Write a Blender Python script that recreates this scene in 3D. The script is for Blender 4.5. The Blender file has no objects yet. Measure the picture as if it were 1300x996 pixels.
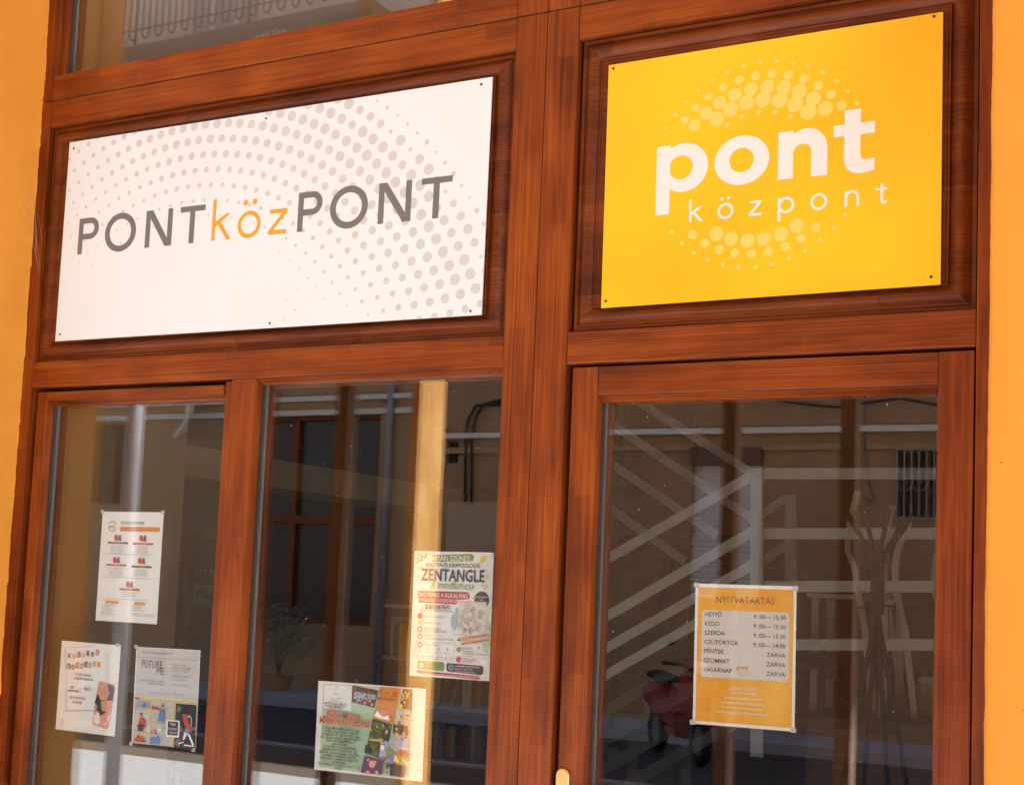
import bpy, bmesh, math, random
from mathutils import Vector, Matrix, Euler

random.seed(11)
S = bpy.context.scene
COL = S.collection
PI = math.pi

# ------------------------------------------------------------------ camera
FPX, RX, RY, RZ, PPX, PPY = 1881.03493, 1.66565711, -0.0446157193, 0.530833460, -65.5314815, 74.9596373
D, EYE = 2.9, 1.6
cam_d = bpy.data.cameras.new('camera')
cam = bpy.data.objects.new('camera', cam_d)
COL.objects.link(cam)
cam.location = (0, -D, EYE)
cam.rotation_euler = (RX, RY, RZ)
cam_d.sensor_width = 36
cam_d.lens = FPX / 1300 * 36
cam_d.shift_x = -PPX / 1300
cam_d.shift_y = PPY / 1300
cam_d.clip_start = 0.05
cam_d.clip_end = 400
S.camera = cam

# ------------------------------------------------------------------ sky, sun, exposure
SUN_EL, SUN_AZ = math.radians(55), math.radians(30)     # from the right along the street, a little over the houses opposite
sun_dir = Vector((math.cos(SUN_EL) * math.cos(SUN_AZ), -math.cos(SUN_EL) * math.sin(SUN_AZ), math.sin(SUN_EL)))
W = bpy.data.worlds.new('World')
S.world = W
W.use_nodes = True
wn = W.node_tree
bg = wn.nodes['Background']
sky = wn.nodes.new('ShaderNodeTexSky')
sky.sky_type = 'NISHITA'
sky.sun_disc = False
sky.sun_elevation = SUN_EL
sky.sun_rotation = math.atan2(sun_dir.x, sun_dir.y)
wn.links.new(sky.outputs[0], bg.inputs[0])
bg.inputs[1].default_value = 0.07
sl = bpy.data.lights.new('sun', 'SUN')
sl.energy = 5.0
sl.angle = math.radians(0.5)
sl.color = (1, .97, .93)
sun = bpy.data.objects.new('sun', sl)
COL.objects.link(sun)
sun.location = (8, -8, 15)
sun.rotation_euler = (-sun_dir).to_track_quat('-Z', 'Y').to_euler()
S.view_settings.view_transform = 'Standard'
S.view_settings.look = 'None'
S.view_settings.gamma = 1
S.view_settings.exposure = 2.42
S.cycles.use_denoising = True
S.cycles.max_bounces = 9
S.cycles.transparent_max_bounces = 32
S.cycles.glossy_bounces = 5
S.cycles.sample_clamp_indirect = 6
S.cycles.blur_glossy = 0.3

CAMR = Euler((RX, RY, RZ)).to_matrix()


def at(px, py, Y):
    """where the sight line through a measured point of the photograph meets the upright plane y = Y"""
    d = CAMR @ Vector((px - 650 - PPX, -(py - 498 - PPY), -FPX))
    t = (Y + D) / d.y
    return (d.x * t, EYE + d.z * t)


GY = 0.045      # mirror plane of the glazing


def mir(px, py, Yv):
    """same, for something seen mirrored in the glazing: its true place on the street"""
    x, z = at(px, py, Yv)
    return (x, 2 * GY - Yv, z)


# ------------------------------------------------------------------ materials
def new_mat(name):
    m = bpy.data.materials.new(name)
    m.use_nodes = True
    nt = m.node_tree
    return m, nt, nt.nodes['Principled BSDF']


def plain(name, col, rough=.6, metal=0., var=.08, scale=18., bump=0., spec=.5, coat=0.):
    m, nt, b = new_mat(name)
    b.inputs['Roughness'].default_value = rough
    b.inputs['Metallic'].default_value = metal
    b.inputs['Specular IOR Level'].default_value = spec
    b.inputs['Coat Weight'].default_value = coat
    tc = nt.nodes.new('ShaderNodeTexCoord')
    n = nt.nodes.new('ShaderNodeTexNoise')
    n.inputs['Scale'].default_value = scale
    n.inputs['Detail'].default_value = 5
    nt.links.new(tc.outputs['Object'], n.inputs['Vector'])
    r = nt.nodes.new('ShaderNodeValToRGB')
    r.color_ramp.elements[0].position = .3
    r.color_ramp.elements[1].position = .7
    r.color_ramp.elements[0].color = (*[c * (1 - var) for c in col], 1)
    r.color_ramp.elements[1].color = (*[min(1, c * (1 + var)) for c in col], 1)
    nt.links.new(n.outputs['Fac'], r.inputs['Fac'])
    nt.links.new(r.outputs['Color'], b.inputs['Base Color'])
    if bump:
        bp = nt.nodes.new('ShaderNodeBump')
        bp.inputs['Strength'].default_value = bump
        bp.inputs['Distance'].default_value = .004
        nt.links.new(n.outputs['Fac'], bp.inputs['Height'])
        nt.links.new(bp.outputs['Normal'], b.inputs['Normal'])
    return m


def wood(name, axis, dark, mid, light, rough=.42, coat=.10, fine=1., bump=.12, blocks=.55):
    m, nt, b = new_mat(name)
    L = nt.links.new
    N = nt.nodes.new

    def math_(op, a, c=None):
        n = N('ShaderNodeMath')
        n.operation = op
        for i, v in enumerate((a, c)):
            if v is None:
                continue
            if isinstance(v, (int, float)):
                n.inputs[i].default_value = v
            else:
                L(v, n.inputs[i])
        return n.outputs[0]
    tc = N('ShaderNodeTexCoord')
    oi = N('ShaderNodeObjectInfo')
    off = N('ShaderNodeVectorMath')
    off.operation = 'ADD'
    rnd = N('ShaderNodeCombineXYZ')
    for i, k in enumerate((31., 17., 23.)):
        L(math_('MULTIPLY', oi.outputs['Random'], k), rnd.inputs[i])
    L(tc.outputs['Object'], off.inputs[0])
    L(rnd.outputs[0], off.inputs[1])
    P = off.outputs[0]

    def noise(along, across, detail, dist):
        mp = N('ShaderNodeMapping')
        s = [across] * 3
        s[axis] = along
        mp.inputs['Scale'].default_value = s
        L(P, mp.inputs['Vector'])
        n = N('ShaderNodeTexNoise')
        n.inputs['Scale'].default_value = 1
        n.inputs['Detail'].default_value = detail
        n.inputs['Distortion'].default_value = dist
        L(mp.outputs[0], n.inputs['Vector'])
        return n.outputs['Fac']
    grain = noise(1.6, 130 * fine, 3, .12)
    fib = noise(7, 380 * fine, 2, 0)
    flow = noise(.55, 9 * fine, 2, .25)
    blotch = noise(4.5, 9, 3, .3)
    ring = math_('SINE', math_('MULTIPLY', flow, 120))
    ring = math_('MULTIPLY', ring, .5)
    ring = math_('ADD', ring, .5)
    # finger joined lengths and glued lamellae
    sp = N('ShaderNodeSeparateXYZ')
    L(P, sp.inputs[0])
    al = sp.outputs[axis]
    cr = sp.outputs[2 if axis == 0 else 0]
    lam = math_('FLOOR', math_('MULTIPLY', cr, 24))
    seg = math_('FLOOR', math_('ADD', math_('MULTIPLY', al, 2.6), math_('MULTIPLY', lam, .37)))
    wn_ = N('ShaderNodeTexWhiteNoise')
    wn_.noise_dimensions = '2D'
    cb = N('ShaderNodeCombineXYZ')
    L(seg, cb.inputs[0])
    L(lam, cb.inputs[1])
    L(cb.outputs[0], wn_.inputs['Vector'])
    pin = math_('ADD', math_('MULTIPLY', cr, 1050 * fine), math_('MULTIPLY', flow, 60))
    pin = math_('ADD', pin, math_('MULTIPLY', wn_.outputs['Value'], 40))
    pin = math_('MULTIPLY', math_('ADD', math_('SINE', pin), 1.0), .5)
    mask = noise(3.0, 14, 2, .3)
    mask = math_('MULTIPLY', math_('MAXIMUM', math_('SUBTRACT', mask, .33), 0.0), 2.2)
    pin = math_('MULTIPLY', math_('MULTIPLY', pin, mask), .24)
    t = math_('ADD', math_('ADD', math_('MULTIPLY', grain, .42), math_('MULTIPLY', ring, .06)), pin)
    t = math_('ADD', t, math_('MULTIPLY', fib, .22))
    t = math_('ADD', t, math_('MULTIPLY', math_('SUBTRACT', blotch, .5), .5))
    t = math_('ADD', t, .085)
    t = math_('ADD', t, math_('MULTIPLY', math_('SUBTRACT', wn_.outputs['Value'], .5), .2 * blocks))
    r = N('ShaderNodeValToRGB')
    e = r.color_ramp.elements
    e[0].position, e[0].color = .22, (*dark, 1)
    e[1].position, e[1].color = .85, (*light, 1)
    k = r.color_ramp.elements.new(.52)
    k.color = (*mid, 1)
    L(t, r.inputs['Fac'])
    L(r.outputs['Color'], b.inputs['Base Color'])
    b.inputs['Roughness'].default_value = rough
    b.inputs['Coat Weight'].default_value = coat
    b.inputs['Specular IOR Level'].default_value = .22
    b.inputs['Coat Roughness'].default_value = .25
    bp = N('ShaderNodeBump')
    bp.inputs['Strength'].default_value = bump
    bp.inputs['Distance'].default_value = .002
    L(math_('ADD', grain, math_('MULTIPLY', fib, .5)), bp.inputs['Height'])
    L(bp.outputs['Normal'], b.inputs['Normal'])
    return m


M = {}
RD = ((.075, .0125, .0022), (.240, .0470, .0056), (.410, .1020, .0120))
M['wood_h'] = wood('stained_pine_lengthwise', 0, *RD)
M['wood_v'] = wood('stained_pine_upright', 2, *RD)
PD = ((.055, .0100, .0022), (.145, .0290, .0045), (.260, .0610, .009))
M['wood_p'] = wood('stained_pine_panel', 0, *PD, rough=.45, coat=.04, fine=.7, bump=.25, blocks=.9)
M['batten'] = wood('raw_sawn_timber', 2, (.40, .17, .045), (.74, .40, .13), (.86, .58, .26), rough=.8, coat=0, bump=.5, fine=.5)
M['old_timber'] = wood('weathered_timber', 2, (.20, .125, .085), (.33, .215, .15), (.43, .30, .21), rough=.85, coat=0, bump=.4, fine=.5)
M['pale_wood'] = wood('pale_bent_plywood', 2, (.56, .43, .32), (.70, .56, .43), (.76, .64, .50), rough=.5, coat=.1)
M['shelf_wood'] = wood('brown_shelf_board', 0, (.13, .06, .028), (.22, .11, .05), (.3, .16, .08), rough=.5, coat=.1)


def plaster(name, c1, c2, rough=.85):
    m, nt, b = new_mat(name)
    L = nt.links.new
    N = nt.nodes.new
    tc = N('ShaderNodeTexCoord')
    n1 = N('ShaderNodeTexNoise')
    n1.inputs['Scale'].default_value = 2.3
    n1.inputs['Detail'].default_value = 7
    n1.inputs['Roughness'].default_value = .65
    n2 = N('ShaderNodeTexNoise')
    n2.inputs['Scale'].default_value = 38
    n2.inputs['Detail'].default_value = 6
    n2.inputs['Distortion'].default_value = 1.5
    mp = N('ShaderNodeMapping')
    mp.inputs['Scale'].default_value = (1, 1, .45)
    L(tc.outputs['Object'], mp.inputs['Vector'])
    L(mp.outputs[0], n1.inputs['Vector'])
    L(mp.outputs[0], n2.inputs['Vector'])
    r = N('ShaderNodeValToRGB')
    r.color_ramp.elements[0].position = .35
    r.color_ramp.elements[1].position = .68
    r.color_ramp.elements[0].color = (*c1, 1)
    r.color_ramp.elements[1].color = (*c2, 1)
    L(n1.outputs['Fac'], r.inputs['Fac'])
    L(r.outputs['Color'], b.inputs['Base Color'])
    b.inputs['Roughness'].default_value = rough
    b.inputs['Specular IOR Level'].default_value = .2
    # trowel drags and pits
    n3 = N('ShaderNodeTexVoronoi')
    n3.inputs['Scale'].default_value = 26
    L(mp.outputs[0], n3.inputs['Vector'])
    pit = N('ShaderNodeMath')
    pit.operation = 'LESS_THAN'
    pit.inputs[1].default_value = .07
    L(n3.outputs['Distance'], pit.inputs[0])
    ad = N('ShaderNodeMath')
    ad.operation = 'SUBTRACT'
    L(n2.outputs['Fac'], ad.inputs[0])
    L(pit.outputs[0], ad.inputs[1])
    bp = N('ShaderNodeBump')
    bp.inputs['Strength'].default_value = .35
    bp.inputs['Distance'].default_value = .003
    L(ad.outputs[0], bp.inputs['Height'])
    L(bp.outputs['Normal'], b.inputs['Normal'])
    return m


M['yellow_wall'] = plaster('ochre_yellow_plaster', (.74, .285, .034), (.80, .34, .048))
M['opp_wall'] = plaster('tan_plaster', (.42, .26, .14), (.52, .33, .18))
M['opp_wall2'] = plaster('brown_tan_plaster', (.37, .225, .12), (.46, .285, .155))
M['opp_pale'] = plaster('pale_cream_plaster', (.80, .72, .60), (.86, .79, .68))
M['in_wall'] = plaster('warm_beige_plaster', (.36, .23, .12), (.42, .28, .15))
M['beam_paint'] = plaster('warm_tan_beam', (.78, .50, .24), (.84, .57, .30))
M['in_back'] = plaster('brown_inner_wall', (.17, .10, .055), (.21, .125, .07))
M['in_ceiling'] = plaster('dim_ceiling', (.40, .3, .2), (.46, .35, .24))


def glass_mat():
    m, nt, b = new_mat('window_glass')
    nt.nodes.remove(b)
    L = nt.links.new
    N = nt.nodes.new
    out = nt.nodes['Material Output']
    g = N('ShaderNodeNewGeometry')
    dot = N('ShaderNodeVectorMath')
    dot.operation = 'DOT_PRODUCT'
    L(g.outputs['Normal'], dot.inputs[0])
    L(g.outputs['Incoming'], dot.inputs[1])

    def mt(op, a, c=None):
        n = N('ShaderNodeMath')
        n.operation = op
        for i, v in enumerate((a, c)):
            if v is None:
                continue
            if isinstance(v, (int, float)):
                n.inputs[i].default_value = v
            else:
                L(v, n.inputs[i])
        return n.outputs[0]
    ca = mt('ABSOLUTE', dot.outputs['Value'])
    f = mt('POWER', mt('SUBTRACT', 1.0, ca), 5.0)
    f = mt('ADD', mt('MULTIPLY', f, .94), .06)
    tr = N('ShaderNodeBsdfTransparent')
    tr.inputs[0].default_value = (.982, .985, .978, 1)
    gl = N('ShaderNodeBsdfAnisotropic')
    gl.inputs['Roughness'].default_value = 0
    gl.inputs['Color'].default_value = (.97, .97, .98, 1)
    # very slight waviness of the sheet
    nz = N('ShaderNodeTexNoise')
    nz.inputs['Scale'].default_value = 1.6
    nz.inputs['Detail'].default_value = 1
    tc = N('ShaderNodeTexCoord')
    L(tc.outputs['Object'], nz.inputs['Vector'])
    bp = N('ShaderNodeBump')
    bp.inputs['Strength'].default_value = .03
    bp.inputs['Distance'].default_value = .01
    L(nz.outputs['Fac'], bp.inputs['Height'])
    L(bp.outputs['Normal'], gl.inputs['Normal'])
    mx = N('ShaderNodeMixShader')
    L(f, mx.inputs[0])
    L(tr.outputs[0], mx.inputs[1])
    L(gl.outputs[0], mx.inputs[2])
    L(mx.outputs[0], out.inputs['Surface'])
    return m


M['glass'] = glass_mat()
c = plain
M['white_sheet'] = c('white_sign_sheet', (.775, .80, .815), .38, var=.015, scale=3)
M['yellow_sheet'] = c('yellow_sign_sheet', (.88, .46, .008), .38, var=.05, scale=4)
_r = [n for n in M['yellow_sheet'].node_tree.nodes if n.type == 'VALTORGB'][0]
_r.color_ramp.elements[0].color = (.88, .43, .007, 1)
_r.color_ramp.elements[1].color = (.88, .57, .012, 1)
[n for n in M['yellow_sheet'].node_tree.nodes if n.type == 'TEX_NOISE'][0].inputs['Scale'].default_value = 2.2
[n for n in M['yellow_sheet'].node_tree.nodes if n.type == 'TEX_NOISE'][0].inputs['Detail'].default_value = 1
M['dot_grey'] = c('pale_grey_print', (.60, .585, .575), .45, var=.02)
M['letter_grey'] = c('mid_grey_print', (.165, .16, .16), .4, var=.03)
M['letter_orange'] = c('orange_print', (.86, .36, .022), .4, var=.03)
M['dot_yellow'] = c('pale_yellow_print', (.88, .60, .13), .4, var=.02)
M['letter_white'] = c('white_print', (.80, .76, .72), .4, var=.02)
M['screw'] = c('dark_screw', (.06, .05, .045), .4, .7)
M['alu'] = c('aluminium_spacer', (.20, .19, .18), .7, .0, var=.2, scale=400)
M['gasket'] = c('brown_gasket', (.06, .040, .030), .4, var=.2, scale=60)
M['blind'] = c('beige_brightening_cloth', (.27, .19, .12), .9, var=.03)
M['black'] = c('black_rubber', (.012, .011, .010), .6)
M['brass'] = c('brushed_brass', (.72, .46, .18), .32, .85, var=.05)
M['paper'] = c('white_paper', (.87, .88, .90), .7, var=.01)
M['paper_grey'] = c('grey_print', (.66, .66, .69), .7, var=.02)
M['paper_orange'] = plaster('orange_print_ground', (.80, .35, .035), (.88, .52, .08), .7)
[n for n in M['paper_orange'].node_tree.nodes if n.type == 'TEX_NOISE'][0].inputs['Scale'].default_value = 9
M['paper_panel'] = c('pale_panel_print', (.66, .64, .63), .7, var=.02)
M['ink'] = c('dark_ink', (.07, .07, .075), .7)
M['ink_mid'] = c('mid_ink', (.22, .21, .22), .7)
M['ink_light'] = c('light_ink', (.45, .45, .47), .7)
M['p_orange'] = c('print_orange', (.80, .30, .04), .7)
M['p_red'] = c('print_red', (.55, .10, .055), .7)
M['p_pink'] = c('print_crimson', (.62, .055, .10), .7)
M['p_green'] = c('print_green', (.22, .36, .10), .7)
M['p_lgreen'] = c('print_pale_green', (.48, .66, .47), .7, var=.12, scale=8)
M['p_navy'] = c('print_navy', (.055, .065, .13), .7)
M['p_blue'] = c('print_blue', (.14, .26, .55), .7)
M['p_lblue'] = c('print_pale_blue', (.42, .50, .68), .7)
M['p_skin'] = c('print_skin', (.66, .34, .24), .7)
M['p_yellow'] = c('print_yellow', (.82, .62, .12), .7)
M['p_brown'] = c('print_brown', (.16, .08, .045), .7)
M['p_dark'] = c('print_dark', (.045, .045, .05), .7)
M['p_cream'] = c('print_cream', (.74, .68, .52), .7)
M['p_purple'] = c('print_purple', (.12, .06, .14), .7)
M['p_grass'] = c('print_meadow', (.12, .17, .045), .7, var=.4, scale=60)
M['tape'] = c('clear_tape', (.62, .60, .56), .25)
M['rail_steel'] = c('sage_painted_steel', (.50, .54, .50), .45)
M['stringer_shaded'] = c('shaded_green_steel', (.045, .055, .042), .5)  # rail green darkened, shade of the lower flight put into the colour
M['tread'] = c('dark_stair_tread', (.05, .05, .045), .5)
M['stand_metal'] = c('olive_black_metal', (.008, .0075, .006), .5, .0, spec=.15)
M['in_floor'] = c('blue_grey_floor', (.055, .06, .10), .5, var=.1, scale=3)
M['asphalt'] = c('dark_asphalt', (.05, .05, .056), .85, var=.2, scale=90, bump=.3)
M['paving'] = c('pale_paving', (.40, .40, .40), .85, var=.18, scale=60, bump=.3)
M['shade_paving'] = c('shade_toned_paving', (.12, .09, .065), .85, var=.25, scale=50, bump=.3)  # darker tone stands for pavement out of the sun
M['kerb'] = c('granite_kerb', (.35, .33, .31), .8, var=.2, scale=80, bump=.2)
M['iron'] = c('dark_iron', (.05, .045, .042), .5, .4)
M['white_paint'] = c('white_paint', (.74, .74, .73), .5)
M['shutter'] = c('pale_shutter_slat', (.74, .68, .62), .5)
M['darkglass'] = c('dim_pane', (.07, .05, .036), .15, spec=.35)
M['curtain_pane'] = c('curtained_pane', (.42, .46, .55), .3)
M['pipe'] = c('zinc_pipe', (.30, .30, .32), .5, .2)
M['red_paint'] = c('dull_red_paint', (.30, .018, .022), .5, coat=.1)
M['slab'] = c('sooty_concrete', (.15, .14, .13), .85, var=.3, scale=6)
M['leaf'] = c('grey_green_leaf', (.26, .25, .15), .55, var=.4, scale=20)
M['terracotta'] = c('dark_pot', (.05, .035, .03), .6)
M['card'] = c('brown_card', (.32, .19, .11), .8)
M['chalk'] = c('chalkboard_black', (.025, .028, .028), .7)
M['dust'] = c('pale_dust', (.55, .47, .40), .95)
M['roof'] = c('clay_roof', (.22, .09, .05), .8)


# ------------------------------------------------------------------ mesh helpers
def box(bm, x0, x1, y0, y1, z0, z1, bev=0.):
    if x0 > x1: x0, x1 = x1, x0
    if y0 > y1: y0, y1 = y1, y0
    if z0 > z1: z0, z1 = z1, z0
    r = bmesh.ops.create_cube(bm, size=1, matrix=Matrix.Translation(((x0 + x1) / 2, (y0 + y1) / 2, (z0 + z1) / 2)) @ Matrix.Diagonal((x1 - x0, y1 - y0, z1 - z0, 1)))
    if bev:
        es = set(e for v in r['verts'] for e in v.link_edges)
        bmesh.ops.bevel(bm, geom=list(es), offset=bev, segments=2, profile=.6, affect='EDGES')
    return bm


def beam(bm, p0, p1, w, d, up=(0, 1, 0)):
    """a straight bar from p0 to p1, w across and d along 'up'"""
    p0, p1 = Vector(p0), Vector(p1)
    ax = (p1 - p0)
    ln = ax.length
    ax.normalize()
    u = Vector(up)
    s = ax.cross(u).normalized()
    u = s.cross(ax).normalized()
    vs = []
    for t in (p0, p1):
        for a, b_ in ((-1, -1), (1, -1), (1, 1), (-1, 1)):
            vs.append(bm.verts.new(t + s * (a * w / 2) + u * (b_ * d / 2)))
    for f in ((0, 1, 2, 3), (7, 6, 5, 4), (0, 4, 5, 1), (1, 5, 6, 2), (2, 6, 7, 3), (3, 7, 4, 0)):
        bm.faces.new([vs[i] for i in f])
    return bm


def tube(bm, pts, r, n=8, r2=None, cap=True):
    pts = [Vector(p) for p in pts]
    rings = []
    for i, p in enumerate(pts):
        a = pts[max(0, i - 1)]
        b_ = pts[min(len(pts) - 1, i + 1)]
        t = (b_ - a).normalized()
        ref = Vector((0, 0, 1)) if abs(t.z) < .9 else Vector((0, 1, 0))
        s = t.cross(ref).normalized()
        u = s.cross(t)
        rr = r if r2 is None else r + (r2 - r) * i / (len(pts) - 1)
        rings.append([bm.verts.new(p + (s * math.cos(2 * PI * k / n) + u * math.sin(2 * PI * k / n)) * rr) for k in range(n)])
    for a, b_ in zip(rings, rings[1:]):
        for k in range(n):
            bm.faces.new((a[k], a[(k + 1) % n], b_[(k + 1) % n], b_[k]))
    if cap:
        bm.faces.new(rings[0][::-1])
        bm.faces.new(rings[-1])
    return bm


def lathe(bm, cx, cy, prof, n=20):
    rings = [[bm.verts.new((cx + r * math.cos(2 * PI * k / n), cy + r * math.sin(2 * PI * k / n), z)) for k in range(n)] for r, z in prof]
    for a, b_ in zip(rings, rings[1:]):
        for k in range(n):
            bm.faces.new((a[k], a[(k + 1) % n], b_[(k + 1) % n], b_[k]))
    bm.faces.new(rings[0][::-1])
    bm.faces.new(rings[-1])
    return bm


def B(*args, **k):
    return box(bmesh.new(), *args, **k)


def obj(name, bm, mat, parent=None, loc=None, smooth=False):
    """link a bmesh given in world coordinates as one object"""
    me = bpy.data.meshes.new(name)
    if parent is not None:
        off = Vector(parent['_base']) if '_base' in parent else Vector((0, 0, 0))
    else:
        if loc is None:
            xs = [v.co for v in bm.verts]
            off = Vector((sum(v.x for v in xs) / len(xs), sum(v.y for v in xs) / len(xs), min(v.z for v in xs)))
        else:
            off = Vector(loc)
    bmesh.ops.translate(bm, verts=bm.verts, vec=-off)
    bmesh.ops.recalc_face_normals(bm, faces=bm.faces)
    if smooth:
        for f in bm.faces:
            f.smooth = True
    bm.to_mesh(me)
    bm.free()
    me.materials.append(mat)
    o = bpy.data.objects.new(name, me)
    COL.objects.link(o)
    if parent is not None:
        o.parent = parent
    else:
        o.location = off
    o['_base'] = tuple(off)
    return o


def thing(name, label, cat, base, group=None):
    o = bpy.data.objects.new(name, None)
    COL.objects.link(o)
    o.location = base
    o.empty_display_size = .1
    o['_base'] = tuple(base)
    o['label'] = label
    o['category'] = cat
    if group:
        o['group'] = group
    return o


def tag(o, label=None, cat=None, group=None, kind=None):
    for k, v in (('label', label), ('category', cat), ('group', group), ('kind', kind)):
        if v:
            o[k] = v
    return o


# ------------------------------------------------------------------ flat print helpers (u right, v up)
def text_polys(s, size, x=0., y=0., align='LEFT', sx=1., bold=0., spacing=1., shear=0.):
    cu = bpy.data.curves.new('txt', 'FONT')
    cu.body = s
    cu.size = size
    cu.align_x = align
    cu.resolution_u = 2
    cu.offset = bold * (1 if size > .02 else .5) + (.0001 if .009 < size < .02 else 0)
    cu.space_character = spacing
    cu.shear = shear
    ob = bpy.data.objects.new('txt', cu)
    me = bpy.data.meshes.new_from_object(ob)
    vs = [(v.co.x * sx + x, v.co.y + y) for v in me.vertices]
    out = (vs, [list(p.vertices) for p in me.polygons])
    bpy.data.objects.remove(ob)
    bpy.data.curves.remove(cu)
    bpy.data.meshes.remove(me)
    return out


def rect(u0, v0, u1, v1):
    return ([(u0, v0), (u1, v0), (u1, v1), (u0, v1)], [[0, 1, 2, 3]])


def rrect(u0, v0, u1, v1, r, n=5):
    vs = []
    for cx, cy, a in ((u1 - r, v0 + r, -90), (u1 - r, v1 - r, 0), (u0 + r, v1 - r, 90), (u0 + r, v0 + r, 180)):
        for k in range(n + 1):
            t = math.radians(a + 90 * k / n)
            vs.append((cx + r * math.cos(t), cy + r * math.sin(t)))
    return (vs, [list(range(len(vs)))])


def poly(*p):
    return (list(p), [list(range(len(p)))])


def disc(u, v, r, ry=None, n=18):
    ry = ry or r
    return ([(u + r * math.cos(2 * PI * k / n), v + ry * math.sin(2 * PI * k / n)) for k in range(n)], [list(range(n))])


def ring(co, ro, ci, ri, a0=0, a1=360, n=40):
    """band between an outer ellipse (co, ro) and an inner one (ci, ri)"""
    vs = []
    for k in range(n + 1):
        t = math.radians(a0 + (a1 - a0) * k / n)
        vs.append((co[0] + ro[0] * math.cos(t), co[1] + ro[1] * math.sin(t)))
        vs.append((ci[0] + ri[0] * math.cos(t), ci[1] + ri[1] * math.sin(t)))
    return (vs, [[2 * k, 2 * k + 2, 2 * k + 3, 2 * k + 1] for k in range(n)])


def stroke(p, q, w):
    dx, dy = q[0] - p[0], q[1] - p[1]
    l = math.hypot(dx, dy) or 1
    nx, ny = -dy / l * w / 2, dx / l * w / 2
    return ([(p[0] + nx, p[1] + ny), (q[0] + nx, q[1] + ny), (q[0] - nx, q[1] - ny), (p[0] - nx, p[1] - ny)], [[0, 1, 2, 3]])


def pline(pts, w):
    return [stroke(a, b_, w) for a, b_ in zip(pts, pts[1:])]


class Sheet:
    """a flat board or paper standing in an upright plane; prints lie on it in thin layers"""

    def __init__(self, name, label, cat, O, U, w, h, Y, thick, mat, edge_mat=None, group=None, rng=None):
        self.O, self.U, self.Y = Vector(O), Vector(U).normalized(), Y
        self.V = Vector((-self.U[1], self.U[0]))
        self.w, self.h = w, h
        base = (self.O[0], Y, self.O[1])
        self.root = thing(name, label, cat, base, group)
        bm = bmesh.new()
        q = [self.O, self.O + self.U * w, self.O + self.U * w + self.V * h, self.O + self.V * h]
        f = [bm.verts.new((p[0], Y, p[1])) for p in q]
        g = [bm.verts.new((p[0], Y + thick, p[1])) for p in q]
        bm.faces.new(f)
        bm.faces.new(g[::-1])
        for k in range(4):
            bm.faces.new((f[k], f[(k + 1) % 4], g[(k + 1) % 4], g[k]))
        obj('sheet', bm, mat, self.root)
        self.layer = 0

    def pr(self, name, mat, polys, step=1):
        if isinstance(polys, tuple):
            polys = [polys]
        bm = bmesh.new()
        self.layer += step
        for i, (vs, fs) in enumerate(polys):
            y = self.Y - .00022 * self.layer - .000004 * (i % 40)
            vv = []
            for u, v in vs:
                p = self.O + self.U * u + self.V * v
                vv.append(bm.verts.new((p[0], y, p[1])))
            for f in fs:
                try:
                    bm.faces.new([vv[k] for k in f])
                except ValueError:
                    pass
        o = obj(name, bm, M[mat] if isinstance(mat, str) else mat, self.root)
        if name != 'letter' and len(polys) > 1 or name == 'lettering':
            o['kind'] = 'stuff'
        return o


# ------------------------------------------------------------------ main measures of the shopfront (metres, front plane y = 0)
V1, V2, V3, V4, V5, V6 = -3.152, -3.112, -1.618, -1.5385, -1.458, -.586
Z1, Z2, Z3, Z4 = EYE + 1.3304, EYE + 1.2518, EYE + .5840, EYE + .5115
TOP, BOT = 4.35, .06
REV = .22
XR = -.522           # right edge of the opening
WOODH, WOODV, WOODP = M['wood_h'], M['wood_v'], M['wood_p']


def member(name, parent, x0, x1, z0, z1, y0=0., y1=.075, mat=None, bev=.0028):
    if mat is None:
        mat = WOODV if (z1 - z0) > (x1 - x0) else WOODH
    return obj(name, B(x0, x1, y0, y1, z0, z1, bev=bev), mat, parent)


# ------------------------------------------------------------------ THE SETTING: ground
FAC = -14.5 + 2 * GY
ga = obj('road', B(-60, 60, FAC + 1.5, -9.2, -.3, 0), M['asphalt']); tag(ga, kind='structure')
gf = obj('shaded_pavement_strip', B(-60, 60, -9.02, -7.3, -.3, -.002), M['shade_paving']); tag(gf, kind='structure')  # pavement past the sunlit part, its shade put into the colour
gb = obj('pavement', B(-60, 60, -7.3, -.0, -.3, .0), M['paving']); tag(gb, kind='structure')
gc = obj('kerb', B(-60, 60, -9.2, -9.02, -.3, .02, bev=.008), M['kerb']); tag(gc, kind='structure')
gd = obj('far_pavement', B(-60, 60, FAC - 3, FAC + 1.5, -.3, .12), M['paving']); tag(gd, kind='structure')
ge = obj('ground', B(-220, 220, -240, 200, -.9, -.32), M['asphalt']); tag(ge, kind='structure')

# ------------------------------------------------------------------ our yellow wall
wall = thing('plastered_wall', 'ochre yellow plastered house wall around the red brown wooden shopfront', 'wall', (0, -REV, 0))


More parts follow.
